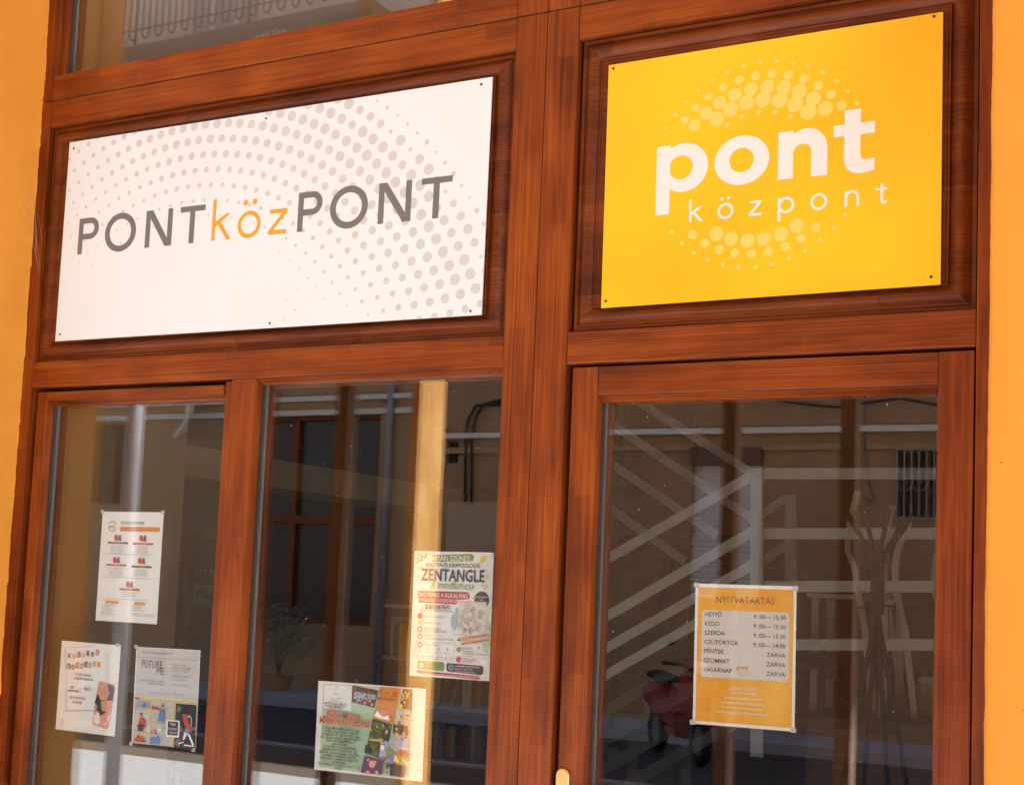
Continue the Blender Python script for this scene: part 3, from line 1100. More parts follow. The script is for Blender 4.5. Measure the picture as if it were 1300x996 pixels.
def K(x, y):     # enlarged photo (721 x 996) -> sheet coordinates, corners 130,80 / 648,122 / 583,918 / 62,858
    # bilinear inverse, done roughly with the mean edge directions
    ex, ey = Vector((518, 42)), Vector((-66, 787))
    dx, dy = x - 130, y - 80
    det = ex[0] * ey[1] - ex[1] * ey[0]
    a = (dx * ey[1] - dy * ey[0]) / det
    b_ = (ex[0] * dy - ex[1] * dx) / det
    return (a * w, (1 - b_) * h)


s.pr('drawing', 'ink_light', pline([K(160, 145), K(430, 125)], .0012) + pline([K(165, 160), K(165, 700)], .0008) + pline([K(150, 703), K(410, 690)], .0022)
     + [ring(K(162, yy), (.004, .0018), K(162, yy), (.003, .001), 0, 360, 10) for yy in list(range(160, 330, 15)) + list(range(520, 700, 16))])
cols = ['letter_white', 'p_orange', 'p_brown', 'p_yellow', 'p_lblue', 'p_yellow', 'p_pink']
inkc = ['ink', 'p_orange', 'p_cream', 'p_cream', 'ink', 'ink', 'letter_white']
for i, ch in enumerate('KORTÁRS'):
    x_, y_ = 198 + i * 41, 218 - i * 5 + (6 if i % 2 else -4)
    cu, cv = K(x_, y_)
    a = .0062 if i % 2 else .0072
    tl_ = random.uniform(-.25, .25)
    if i not in (1,):
        pts = [(cu + math.cos(q + tl_) * a * 1.25, cv + math.sin(q + tl_) * a * 1.5) for q in (PI / 4, 3 * PI / 4, 5 * PI / 4, 7 * PI / 4)]
        s.pr('letter_patch', cols[i], poly(*pts), step=0)
    s.pr('lettering', inkc[i], [tuple(T(ch, .0165, cu, cv - .0058, 'CENTER', bold=.0006))], step=0 if i < 6 else 0)
    s.layer += 1 if i == 6 else 0
# draw letters above their patches
s.layer += 2
for i, ch in enumerate('KORTÁRS'):
    x_, y_ = 198 + i * 41, 218 - i * 5 + (6 if i % 2 else -4)
    cu, cv = K(x_, y_)
    s.pr('lettering', inkc[i], [T(ch, .0165, cu, cv - .0058, 'CENTER', bold=.0006)], step=0)
cols = ['p_purple', 'p_cream', 'p_red', 'p_pink', 'p_purple', 'p_green', 'p_cream', 'p_orange']
inkc = ['letter_white', 'ink', 'p_cream', 'letter_white', 'p_cream', 'letter_white', 'ink', 'p_yellow']
for i, ch in enumerate('KOMMUNIÓ'):
    x_, y_ = 190 + i * 38, 312 - i * 4 + (6 if i % 2 else -4)
    cu, cv = K(x_, y_)
    a = .0062 if i % 2 else .0070
    s.layer -= 1
    s.pr('letter_patch', cols[i], poly((cu - a, cv - a), (cu + a, cv - a * 1.1), (cu + a * .9, cv + a * 1.2), (cu - a * 1.1, cv + a)), step=0)
    s.layer += 1
    s.pr('lettering', inkc[i], [T(ch, .0160, cu, cv - .0056, 'CENTER', bold=.0006)], step=0)
s.layer += 1
s.pr('lettering', 'ink', [T('12-18 év közötti', .0098, *K(245, 385)[:2], sx=.9, shear=.3), T('serdülők fiataloknak', .0098, *K(232, 420), sx=.9, shear=.3), T('zárt', .0098, *K(205, 500), sx=.9),
                         T('foglalkozások', .0098, *K(180, 528), sx=.8), T('ingyen', .0090, *K(325, 507), sx=.9), T('IDE JELENTKEZZ', .0090, *K(192, 590), sx=.9, shear=.2), T('06 20 333', .0095, *K(222, 632), sx=.9)]
     + [ring(K(358, 500), (.0145, .0065), K(358, 500), (.0139, .0059), 0, 360, 24)])
s.pr('picture', 'p_skin', [poly(*[K(*p) for p in ((455, 440), (475, 434), (585, 465), (597, 490), (535, 835), (515, 848), (405, 815), (393, 800))])])
s.pr('picture', 'p_dark', [poly(*[K(*p) for p in ((445, 540), (470, 600), (520, 600), (545, 540), (530, 455), (585, 475), (590, 500), (575, 600), (520, 600), (470, 612), (480, 690), (520, 700), (470, 735), (430, 680), (418, 620))])])
s.pr('picture', 'p_skin', [disc(*K(492, 520), .0105, .0145), disc(*K(520, 648), .0105, .0105), disc(*K(426, 660), .0050, .0085), disc(*K(495, 768), .0085, .0115)])
s.pr('picture', 'letter_white', [disc(*K(488, 478), .0050, .0014), disc(*K(505, 800), .0042, .0016), poly(*[K(*p) for p in ((410, 730), (455, 700), (465, 790), (440, 810), (405, 790))]), poly(*[K(*p) for p in ((545, 720), (553, 700), (540, 790), (525, 760))])])
s.pr('picture', 'p_brown', [disc(*K(480, 545), .0022, .0010), disc(*K(512, 545), .0022, .0010), disc(*K(515, 632), .0016, .001), disc(*K(535, 655), .0016, .001), disc(*K(485, 760), .0014, .001), disc(*K(508, 758), .0014, .001)])
s.pr('drawing', 'p_orange', [ring(K(130, 800), (.0075, .0075), K(130, 800), (.0065, .0065), 10, 170, 16), ring(K(130, 800), (.0075, .0075), K(130, 800), (.0065, .0065), 190, 350, 16), T('pont', .0075, K(130, 800)[0], K(130, 800)[1] - .002, 'CENTER')])
s.pr('drawing', 'ink_light', [rect(*K(508, yy), K(550, yy)[0], K(508, yy)[1] + .0006) for yy in range(190, 420, 16)])
tapes(s, [(.95, 1.0)])

# future me ----------------------------------------------------------
s = paper('grey notice with a dark heading in thin capitals above a yellow edged photo collage', (174, 820.5), (255, 825), (248, 950), (166, 942))
w, h = s.w, s.h


def F(x, y):      # corners of the enlarged view: 122,70 / 663,95 / 615,932 / 75,882
    ex, ey = Vector((541, 25)), Vector((-47, 812))
    dx, dy = x - 122, y - 70
    det = ex[0] * ey[1] - ex[1] * ey[0]
    return ((dx * ey[1] - dy * ey[0]) / det * w, (1 - (ex[0] * dy - ex[1] * dx) / det) * h)


def mottle(s, f, corners, mats, n, r0, r1, seed):
    """many small soft edged patches inside a quadrilateral, for the detail of a printed photograph"""
    rb = random.Random(seed)
    groups = {m: [] for m in mats}
    for k in range(n):
        a, b_ = rb.random(), rb.random()
        x = (corners[0][0] * (1 - a) + corners[1][0] * a) * (1 - b_) + (corners[3][0] * (1 - a) + corners[2][0] * a) * b_
        y = (corners[0][1] * (1 - a) + corners[1][1] * a) * (1 - b_) + (corners[3][1] * (1 - a) + corners[2][1] * a) * b_
        r = rb.uniform(r0, r1)
        m = rb.randint(5, 7)
        groups[rb.choice(mats)].append(poly(*[f(x + r * math.cos(2 * PI * q / m) * rb.uniform(.5, 1.3), y + r * math.sin(2 * PI * q / m) * rb.uniform(.5, 1.5)) for q in range(m)]))
    for m, g in groups.items():
        if g:
            s.pr('picture', m, g)


def quad(f, *p):
    return poly(*[f(*q) for q in p])


s.pr('print_ground', 'paper_grey', rect(w * .02, h * .49, w * .985, h * .99))
s.pr('print_ground', 'p_cream', rect(w * .02, h * .01, w * .985, h * .485))
s.pr('print_ground', 'p_yellow', [quad(F, (243, 515), (262, 517), (235, 885), (225, 885)), quad(F, (445, 535), (460, 535), (435, 905), (425, 905)), quad(F, (110, 580), (245, 592), (245, 603), (110, 592)), quad(F, (108, 780), (240, 795), (240, 803), (108, 790)),
                                  quad(F, (245, 695), (440, 705), (440, 717), (245, 705)), quad(F, (112, 505), (630, 535), (630, 545), (112, 515))])
s.pr('picture', 'p_lblue', [quad(F, (118, 520), (243, 528), (243, 590), (112, 582))])
s.pr('picture', 'paper_panel', [quad(F, (262, 522), (445, 535), (438, 702), (255, 694)), quad(F, (245, 712), (438, 720), (425, 900), (235, 885)), quad(F, (112, 597), (240, 606), (238, 788), (100, 778)), quad(F, (100, 798), (235, 806), (232, 880), (95, 872))])
s.pr('picture', 'p_dark', [quad(F, (460, 538), (628, 548), (612, 920), (437, 905))])
mottle(s, F, [(115, 612), (236, 618), (234, 780), (106, 770)], ['ink_light', 'paper', 'paper_grey', 'p_skin'], 26, 5, 14, 1)
mottle(s, F, [(268, 540), (436, 550), (430, 695), (262, 688)], ['p_lblue', 'paper_grey'], 14, 8, 20, 2)
mottle(s, F, [(252, 725), (430, 735), (420, 890), (242, 880)], ['p_lblue', 'paper_grey', 'paper'], 14, 8, 20, 3)
mottle(s, F, [(465, 560), (620, 570), (606, 900), (450, 890)], ['ink', 'ink_mid', 'p_dark'], 22, 8, 24, 4)
s.pr('picture', 'ink_light', [ring(F(570, 700), (.011, .022), F(570, 700), (.006, .016), -60, 200, 20)])
mottle(s, F, [(122, 530), (238, 536), (238, 580), (118, 576)], ['p_lblue', 'paper', 'p_blue'], 10, 4, 9, 5)
s.pr('picture', 'p_red', [quad(F, (135, 740), (165, 665), (195, 665), (208, 740), (195, 760), (145, 755)), quad(F, (262, 565), (345, 590), (340, 600), (262, 590)), quad(F, (520, 625), (552, 620), (575, 700), (605, 740), (590, 775), (550, 740), (528, 690)), quad(F, (120, 840), (140, 810), (195, 845), (200, 875), (105, 868)),
                          quad(F, (255, 770), (295, 760), (298, 800), (258, 800)), quad(F, (122, 495), (160, 505), (150, 515), (118, 510))])
s.pr('picture', 'p_blue', [quad(F, (330, 600), (372, 590), (368, 695), (315, 692)), quad(F, (540, 740), (580, 745), (575, 790), (535, 770)), quad(F, (250, 830), (320, 815), (325, 880), (245, 880)), quad(F, (185, 545), (215, 545), (215, 580), (180, 578))])
s.pr('picture', 'paper', [quad(F, (535, 770), (560, 785), (530, 840), (522, 830)), quad(F, (560, 785), (580, 790), (615, 870), (600, 880)), quad(F, (480, 865), (530, 850), (530, 858), (490, 872)), quad(F, (530, 872), (615, 880), (612, 890), (530, 884))])
s.pr('picture', 'p_skin', [disc(*F(172, 645), .0038, .0052), disc(*F(357, 567), .0034, .0045), disc(*F(278, 782), .0042, .0052), disc(*F(200, 530), .0020, .003), quad(F, (345, 755), (375, 735), (377, 740), (347, 762))])
s.pr('picture', 'p_dark', [quad(F, (150, 725), (195, 725), (185, 782), (140, 778)), disc(*F(172, 636), .0038, .0030), disc(*F(357, 558), .0036, .0028), ring(F(360, 755), (.0034, .0075), F(360, 755), (.0028, .0068), 0, 360, 16)])
s.pr('picture', 'paper', [rrect(*(F(382, 815)), *(F(500, 680)), .004)])
s.pr('picture', 'p_dark', [rrect(*(F(395, 800)), *(F(488, 690)), .002)])
s.pr('lettering', 'ink', [T('FUTURE', .0275, *F(178, 243), sx=.74, bold=-.0001), T('ME', .0275, *F(302, 303), sx=.80, bold=-.0001)] +
     [T('Kapcsolat: pontkozpont@gmail.com', .0078, *F(184, 122), sx=.92), rect(F(135, 156)[0], F(135, 156)[1], F(650, 178)[0], F(135, 156)[1] + .0006)])
s.pr('lettering', 'ink_mid', [T('Interaktív élményprogram', .0078, F(372, 368)[0], F(372, 368)[1], 'RIGHT'), T('középiskolásoknak', .0078, F(372, 392)[0], F(372, 392)[1], 'RIGHT'),
                              T('Miskolc, 2026. július 15.  14:00-18:00', .0078, *F(245, 462), sx=1.0)] +
     [T(l, .0075, *F(435, yy), sx=.95) for l, yy in (('• mutathatok egy', 222), ('elképzelt önmai, milyen', 248), ('nyitottan válaszon el?', 272), ('• Milyen szuperereje', 318), ('Kaná tel nyújtva?', 345), ('Gyertek el játszani!', 392))])
s.pr('lettering', 'letter_white', [T('Több', .0095, *F(442, 720), 'CENTER'), T('KÖZÉPISK.', .0080, *F(442, 758), 'CENTER', sx=.8), T('VÁRUNK!', .0060, *F(442, 788), 'CENTER')])
tapes(s, [(.0, 1.0), (.0, -.01), (.97, -.01)])

# zentangle ----------------------------------------------------------
s = paper('white colourful drawing course poster with pencils, leaves and a large dark heading', (527, 699), (628, 701), (620, 864), (519, 857))
w, h = s.w, s.h


def Zf(x, y):     # corners: 90,47 / 652,57 / 610,962 / 50,925
    ex, ey = Vector((562, 14)), Vector((-41, 890))
    dx, dy = x - 90, y - 47
    det = ex[0] * ey[1] - ex[1] * ey[0]
    return ((dx * ey[1] - dy * ey[0]) / det * w, (1 - (ex[0] * dy - ex[1] * dx) / det) * h)


def ctr(f, t, size, x, y, **k):
    p = f(x, y)
    return T(t, size, p[0], p[1], 'CENTER', **k)


s.pr('print_band', 'p_green', [quad(Zf, (215, 75), (500, 70), (518, 90), (505, 122), (222, 125), (232, 100)), quad(Zf, (115, 828), (290, 832), (302, 845), (298, 890), (285, 895), (110, 885), (104, 870), (106, 838))])
s.pr('print_band', 'p_pink', [quad(Zf, (118, 332), (470, 338), (485, 365), (475, 388), (395, 392), (392, 425), (118, 415), (125, 390), (108, 365)), quad(Zf, (110, 896), (545, 920), (552, 935), (540, 945), (105, 915), (100, 905))])
s.pr('print_band', 'p_navy', [quad(Zf, (165, 432), (345, 432), (348, 460), (165, 460)), quad(Zf, (322, 836), (565, 848), (575, 865), (568, 905), (555, 912), (325, 897), (315, 885), (315, 850)), disc(*Zf(566, 392), .0185 * w / .2)])
s.pr('picture', 'p_yellow', [disc(*Zf(576, 109), .0080), quad(Zf, (500, 380), (520, 355), (520, 395))] + [stroke(Zf(576 + 30 * math.cos(a), 109 + 30 * math.sin(a)), Zf(576 + 38 * math.cos(a), 109 + 38 * math.sin(a)), .0010) for a in [k * PI / 5 for k in range(10)]] + [disc(*Zf(130, 557), .0066)])
s.pr('picture', 'p_lblue', [disc(*Zf(375, 545), .010, .020), disc(*Zf(400, 480), .008, .012)])
s.pr('picture', 'letter_white', [rrect(Zf(395, 640)[0], Zf(395, 640)[1], Zf(600, 408)[0], Zf(600, 408)[1], .005)])
s.pr('drawing', 'ink_light', [ring(Zf(398 + 0, 525), (1e-5, 1e-5), Zf(398, 525), (0, 0), 0, 360, 4)] + pline([Zf(435, 400), Zf(625, 430), Zf(575, 650), Zf(365, 632), Zf(435, 400)], .0009) + pline([Zf(100, 690), Zf(376, 703), Zf(368, 822), Zf(95, 808), Zf(100, 690)], .0010))
curl = []
for (x, y, rr2) in ((470, 440, 26), (505, 465, 18), (435, 500, 24), (420, 560, 26), (470, 545, 22), (510, 520, 20), (540, 580, 24), (490, 610, 16), (562, 495, 22), (450, 610, 16)):
    p = Zf(x, y)
    for q in (1, .6, .3):
        rr3 = rr2 * q * w / 560
        curl.append(ring(p, (rr3, rr3 * 1.25), p, (rr3 - .0010, rr3 * 1.25 - .0010), 0, 330, 14))
for a, b_ in (((480, 630), (470, 440)), ((480, 630), (420, 560)), ((480, 630), (540, 580)), ((470, 560), (435, 500)), ((480, 600), (562, 495))):
    curl += pline([Zf(*a), Zf(*b_)], .0010)
s.pr('drawing', 'ink_mid', curl)
s.pr('picture', 'p_lgreen', [quad(Zf, (590, 560), (612, 540), (625, 610), (600, 600)), quad(Zf, (560, 690), (590, 700), (612, 770), (580, 740)), quad(Zf, (590, 670), (618, 650), (618, 720), (600, 710))])
s.pr('picture', 'p_skin', [quad(Zf, (395, 672), (415, 655), (618, 622), (620, 643), (418, 685)), quad(Zf, (420, 700), (440, 690), (615, 655), (615, 675), (440, 710))])
s.pr('picture', 'ink', [quad(Zf, (390, 676), (412, 660), (415, 683)), quad(Zf, (418, 702), (436, 692), (438, 708)), stroke(Zf(480, 655), Zf(600, 634), .0010), stroke(Zf(500, 690), Zf(600, 668), .0010)])
s.pr('lettering', 'letter_white', [ctr(Zf, 'NYÁRI SZÜNET,', .0165, 362, 118, sx=.88, bold=.0004), ctr(Zf, 'INGYENES 4 ALKALMAS', .0145, 295, 377, sx=.88, bold=.0003), ctr(Zf, 'FOGLALKOZÁSSOROZAT', .0105, 285, 410, sx=.9), ctr(Zf, '4–8. OSZTÁLYOS', .0105, 256, 456, sx=.9, bold=.0003),
                                   ctr(Zf, 'ALKOTÁSRA', .0055, 566, 378), ctr(Zf, 'IDŐ', .0055, 566, 396), ctr(Zf, 'SZERETETTEL', .0055, 566, 414), T('TOVÁBBI INFORMÁCIÓK', .0058, *Zf(380, 862)), T('Kapcsolat: Szabó Kata', .0052, *Zf(380, 880)), T('pontkozpont@gmail.com', .0052, *Zf(380, 898)), ring(Zf(350, 867), (.0065, .0065), Zf(350, 867), (.0055, .0055)), T('i', .0100, *Zf(347, 876)),
                                   disc(*Zf(140, 858), .0065), T('VÁRUNK', .0055, *Zf(165, 845)), T('szeretettel', .0052, *Zf(165, 865)), ctr(Zf, 'GYERE ALKOTNI VELÜNK! A RÉSZVÉTEL INGYENES, DE REGISZTRÁCIÓHOZ KÖTÖTT', .0052, 330, 930, sx=.88)])
s.pr('lettering', 'p_navy', [ctr(Zf, 'ALKOTÁS ÉS KIKAPCSOLÓDÁS', .0138, 370, 165, sx=.77), ctr(Zf, 'ZENTANGLE', .0385, 365, 262, sx=.775, bold=.0009), T('°', .012, *Zf(578, 205))])
s.pr('lettering', 'p_green', [ctr(Zf, '& mindfulness', .0262, 358, 318, sx=.80, shear=.35)])
s.pr('lettering', 'ink_mid', [ctr(Zf, 'MŰVÉSZET TÁBOROZÓKNAK', .0066, 252, 480)] + [T(t_, .0066, *Zf(160, y_)) for t_, y_ in (('4 CSÖK. ALAPOZÓ', 520), ('ÉLETERŐ CSOP.', 565), ('JÁTÉKOK AZAZ', 604), ('MINDFULNESS GYAK.', 623), ('BESZÉLŐ', 655), ('TÁRSAIM GYAKORLATÁRA', 676))]
     + [T('IDŐPONTOK', .0068, *Zf(150, 720))] + [ctr(Zf, t_, .010, x_, 752) for t_, x_ in (('1.', 130), ('2.', 195), ('3.', 266), ('4.', 330))] + [ctr(Zf, t_, .0050, x_, y_) for t_, x_, y_ in (('július 1.', 130, 770), ('július 8.', 195, 770), ('július 15.', 266, 772), ('július 22.', 330, 776), ('10:00-12:00', 130, 800), ('10:00-12:00', 195, 802), ('10:00-12:00', 266, 805), ('10:00-12:00', 330, 808))]
     + [T(t_, .0060, *Zf(432, y_)) for t_, y_ in (('HELYSZÍN', 738), ('Pontközpont', 756), ('3530 Miskolc, Városház tér 12.', 772), ('II. emelet 7.', 788))] + [stroke(Zf(120 + 4 * k, 700), Zf(120 + 4 * k, 700), .001) for k in range(1)])
s.pr('lettering', 'p_pink', [T('A RÉSZVÉTEL', .0066, *Zf(430, 812)), T('INGYENES', .0066, *Zf(430, 830)), disc(*Zf(405, 811), .0066), disc(*Zf(132, 511), .0066)] + [ring(Zf(130, y_), (.0064, .0064), Zf(130, y_), (.0040, .0040)) for y_ in (606, 656, 715)])
s.pr('drawing', 'p_green', [disc(*Zf(408, 740), .0062)] + [disc(*Zf(x_, y_), .0022, .0040) for x_, y_ in ((125, 75), (120, 100), (118, 128), (150, 85), (145, 112), (182, 68), (175, 92))] + [stroke(Zf(112, 135), Zf(190, 62), .0008)])


def heart(f, x, y, a, wd=.001):
    pts = [(x, y + a), (x - a, y - a * .1), (x - a * .8, y - a * .7), (x - a * .3, y - a * .75), (x, y - a * .3), (x + a * .3, y - a * .75), (x + a * .8, y - a * .7), (x + a, y - a * .1), (x, y + a)]
    return pline([f(*p) for p in pts], wd)


s.pr('drawing', 'ink_mid', heart(Zf, 136, 170, 13) + heart(Zf, 590, 300, 17) + [stroke(Zf(120, 215), Zf(138, 228), .0010), stroke(Zf(118, 238), Zf(135, 238), .0010), stroke(Zf(120, 258), Zf(136, 250), .0010),
     stroke(Zf(600, 215), Zf(612, 195), .0010), stroke(Zf(603, 228), Zf(622, 218), .0010), stroke(Zf(603, 240), Zf(620, 245), .0010), poly(*[Zf(545 + (11 if k % 2 else 4) * math.cos(k * PI / 5), 724 + (14 if k % 2 else 5) * math.sin(k * PI / 5)) for k in range(10)])])

# baby and mother poster -----------------------------------------------
s = paper('wide white poster with a pale green text half and a slanted photo collage', (405, 863.5), (542, 874), (535, 991.5), (398, 976))
w, h = s.w, s.h


def Bf(x, y):    # corners 108,58 / 1076,135 / 1032,962 / 60,848
    ex, ey = Vector((970, 95)), Vector((-46, 808))
    dx, dy = x - 108, y - 58
    det = ex[0] * ey[1] - ex[1] * ey[0]
    return ((dx * ey[1] - dy * ey[0]) / det * w, (1 - (ex[0] * dy - ex[1] * dx) / det) * h)


s.pr('print_ground', 'p_lgreen', [quad(Bf, (157, 85), (965, 150), (920, 935), (110, 842))])
s.pr('print_ground', 'p_cream', [quad(Bf, (157, 85), (965, 150), (962, 180), (660, 165), (420, 108), (157, 96))])
s.pr('print_panel', 'paper', [quad(Bf, (165, 98), (420, 112), (408, 345), (155, 325))])
s.pr('print_panel', 'p_orange', [quad(Bf, (680, 125), (862, 142), (788, 455), (612, 408))])
s.pr('picture', 'p_brown', [quad(Bf, (428, 105), (660, 158), (622, 312), (418, 258)), quad(Bf, (608, 408), (778, 465), (708, 775), (535, 712)), quad(Bf, (878, 150), (962, 152), (955, 345), (845, 312))])
s.pr('picture', 'p_cream', [quad(Bf, (830, 335), (952, 372), (930, 700), (762, 660)), quad(Bf, (735, 680), (728, 770), (700, 905), (905, 930), (928, 715))])
s.pr('picture', 'p_grass', [quad(Bf, (604, 420), (700, 452), (640, 740), (540, 706))])
s.pr('picture', 'p_lblue', [quad(Bf, (445, 165), (640, 200), (630, 240), (440, 215)), quad(Bf, (680, 575), (735, 590), (745, 680), (700, 768), (660, 750)), quad(Bf, (775, 580), (850, 590), (835, 670), (765, 655)), quad(Bf, (870, 560), (930, 580), (925, 695), (835, 672))])
mottle(s, Bf, [(440, 120), (640, 160), (615, 300), (430, 250)], ['p_dark', 'p_lblue', 'ink_mid', 'p_red', 'p_cream', 'ink_light', 'p_skin'], 70, 4, 12, 6)
mottle(s, Bf, [(612, 425), (768, 470), (700, 760), (548, 706)], ['p_grass', 'p_green', 'p_brown', 'p_dark', 'p_yellow'], 60, 5, 15, 7)
mottle(s, Bf, [(832, 345), (945, 380), (925, 690), (770, 650)], ['p_skin', 'p_brown', 'ink_mid', 'p_lblue', 'p_cream'], 60, 5, 13, 8)
mottle(s, Bf, [(738, 780), (920, 800), (900, 922), (705, 900)], ['p_brown', 'p_dark', 'p_cream', 'p_skin'], 44, 4, 11, 9)
mottle(s, Bf, [(880, 160), (955, 165), (945, 330), (855, 305)], ['p_skin', 'p_orange', 'p_brown', 'p_yellow'], 26, 4, 11, 10)
s.pr('picture', 'p_purple', [quad(Bf, (540, 735), (712, 782), (690, 905), (505, 885))], step=0)
s.pr('picture', 'p_dark', [quad(Bf, (552, 640), (580, 640), (600, 730), (540, 712)), quad(Bf, (705, 590), (720, 500), (765, 505), (745, 610)), quad(Bf, (800, 460), (925, 480), (930, 560), (800, 540)), quad(Bf, (772, 800), (905, 830), (890, 925), (765, 908)), quad(Bf, (740, 795), (760, 800), (750, 850), (733, 845))])
s.pr('picture', 'p_skin', [disc(*Bf(742, 525), .0042, .0055), quad(Bf, (590, 585), (690, 590), (690, 612), (590, 600)), disc(*Bf(832, 545), .0040), disc(*Bf(890, 540), .0038), disc(*Bf(610, 810), .0088, .0085), disc(*Bf(575, 775), .0032), disc(*Bf(640, 790), .0032), disc(*Bf(570, 885), .0050), disc(*Bf(650, 885), .0050), quad(Bf, (905, 400), (925, 400), (915, 470), (895, 460)),
                           disc(*Bf(485, 245), .0030), disc(*Bf(520, 235), .0025), disc(*Bf(560, 225), .0028), disc(*Bf(600, 250), .0028)])
s.pr('picture', 'p_yellow', [disc(*Bf(873, 300), .0052), quad(Bf, (815, 722), (790, 775), (870, 805)), quad(Bf, (815, 722), (905, 790), (920, 770)), disc(*Bf(832, 500), .003)])
s.pr('picture', 'p_red', [quad(Bf, (720, 785), (728, 735), (812, 715)), quad(Bf, (815, 720), (860, 690), (926, 712), (925, 740)), quad(Bf, (545, 240), (585, 240), (580, 262), (545, 262)), quad(Bf, (905, 370), (940, 378), (940, 395), (905, 385)), disc(*Bf(603, 827), .0012)])
s.pr('picture', 'p_blue', [quad(Bf, (815, 722), (745, 745), (765, 800), (795, 790)), quad(Bf, (820, 718), (842, 690), (860, 692))])
s.pr('picture', 'p_green', [quad(Bf, (815, 718), (745, 665), (735, 695), (740, 730)), quad(Bf, (822, 722), (925, 745), (922, 790), (880, 760))])
s.pr('picture', 'paper', [quad(Bf, (635, 385), (665, 340), (705, 395), (700, 412)), quad(Bf, (705, 395), (760, 375), (775, 425), (705, 412)), quad(Bf, (690, 640), (725, 645), (715, 690), (690, 680))] + [stroke(Bf(705, 392), Bf(x_, y_), .0009) for x_, y_ in ((665, 335), (690, 330), (715, 328), (745, 345))])
s.pr('lettering', 'p_brown', [ring(Bf(692, 160), (.0052, .0052), Bf(692, 160), (.0038, .0038), -160, 120, 16), disc(*Bf(692, 160), .0018)] + [rect(Bf(x_, y_)[0], Bf(x_, y_)[1], Bf(x_ + l_, y_)[0], Bf(x_, y_)[1] + .0016) for x_, y_, l_ in ((735, 185, 38), (800, 180, 45), (800, 192, 45), (800, 212, 40), (655, 222, 160), (655, 238, 175))])
s.pr('lettering', 'p_red', [ctr(Bf, 'Baba-Mama', .0225, 355, 405, sx=.93, bold=.0006), ctr(Bf, 'Mesetorna Gabival', .0225, 362, 463, sx=.85, bold=.0006)])
bl_ = ['A Baba-Mama/Mesetorna egy', 'szülővel együttesen végzett', 'mozgástorna, tehát anya, vagy', 'apa (papa, mama) együtt végzi a', 'fejlesztő feladatokat a', 'gyermekkel.', 'A komplex mozgásterápia', 'alapelemeit felhasználva egy', 'játékos, mondókákkal, dalokkal,', 'mesékkel tarkított, a szülő-', 'kapcsolat nevelést is fejlesztő', 'foglalkozás.', 'Öt hónapos kortól öt éves korig', 'várlak.']
s.pr('lettering', 'ink', [T(l, .0100, Bf(335 - i * 2.2, 510 + i * 27)[0], Bf(335 - i * 2.2, 510 + i * 27)[1], 'CENTER', sx=.92) for i, l in enumerate(bl_)] +
     [T(l, .0058, Bf(285, y_)[0], Bf(285, y_)[1], 'CENTER', sx=1.1, bold=.0002) for l, y_ in (('MESETORNA GABIVAL', 278), ('mesetorna@gmail.com', 296), ('0670 221 3874', 314), ('facebook.com/mesetorna', 334))])
s.pr('drawing', 'ink_mid', pline([Bf(*p) for p in ((232, 258), (250, 215), (288, 238), (330, 215), (345, 262), (290, 245), (232, 258))], .0008) + [ring(Bf(295, 120), (.0020, .0028), Bf(295, 120), (.0014, .0022)), ring(Bf(290, 160), (.0042, .0072), Bf(290, 160), (.0036, .0064), 30, 330, 16)] + pline([Bf(*p) for p in ((262, 175), (290, 190), (320, 180))], .0007))

# ------------------------------------------------------------------ INTERIOR
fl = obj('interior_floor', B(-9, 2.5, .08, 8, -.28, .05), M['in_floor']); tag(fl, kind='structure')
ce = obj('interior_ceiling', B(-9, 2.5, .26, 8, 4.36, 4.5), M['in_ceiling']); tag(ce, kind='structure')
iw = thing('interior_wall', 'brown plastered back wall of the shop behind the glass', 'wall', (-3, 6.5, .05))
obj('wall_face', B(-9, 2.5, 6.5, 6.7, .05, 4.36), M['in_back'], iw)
for px in (782, 878):
    x0, _ = at(px - 3, 600, 6.4)
    x1, _ = at(px + 3, 600, 6.4)
    obj('strip', B(x0, x1, 6.46, 6.5, .05, 4.36), M['black'], iw)
x0, z0 = at(762, 655, 6.45)
x1, _ = at(878, 655, 6.45)
obj('dado_rail', B(x0, x1, 6.47, 6.5, z0 - .02, z0 + .03), M['tread'], iw)
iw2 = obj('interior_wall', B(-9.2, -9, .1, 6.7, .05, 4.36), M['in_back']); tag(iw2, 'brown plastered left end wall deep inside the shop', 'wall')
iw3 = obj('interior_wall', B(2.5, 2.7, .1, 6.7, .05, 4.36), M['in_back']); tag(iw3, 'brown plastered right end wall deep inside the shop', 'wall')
bd = thing('brightening_blind', 'beige roller blind added behind the top window to brighten its pane', 'blind', (-2.35, .16, 2.99))  # cloth put in behind the glass to lighten what the pane shows
obj('brightening_cloth', B(V2 + .01, V3 - .03, .16, .162, 2.99, 4.24), M['blind'], bd)
obj('roller', tube(bmesh.new(), [(V2 + .01, .16, 4.25), (V3 - .03, .16, 4.25)], .02, 12), M['white_paint'], bd)
# deep inner jamb seen through the left casement
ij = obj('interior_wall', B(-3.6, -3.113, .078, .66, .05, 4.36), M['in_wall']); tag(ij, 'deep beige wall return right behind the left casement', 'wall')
# mezzanine edge
x_a, z_a = at(211, 600, 1.4)
bm = B(x_a - .3, x_a, 1.4, 5.6, z_a, z_a + .12, bev=.004)
mz = obj('ceiling_beam', bm, M['beam_paint']); tag(mz, 'tan plastered beam running back into the shop behind the left panes', 'beam')

# staircase ---------------------------------------------------------
st = thing('staircase', 'inner staircase with sage green flat steel railings behind the door glass', 'staircase', (-2.2, 3.2, .05))
YA, YB = 1.85, 3.3


def P3(px, py, Y):
    x, z = at(px, py, Y)
    return (x, Y, z)


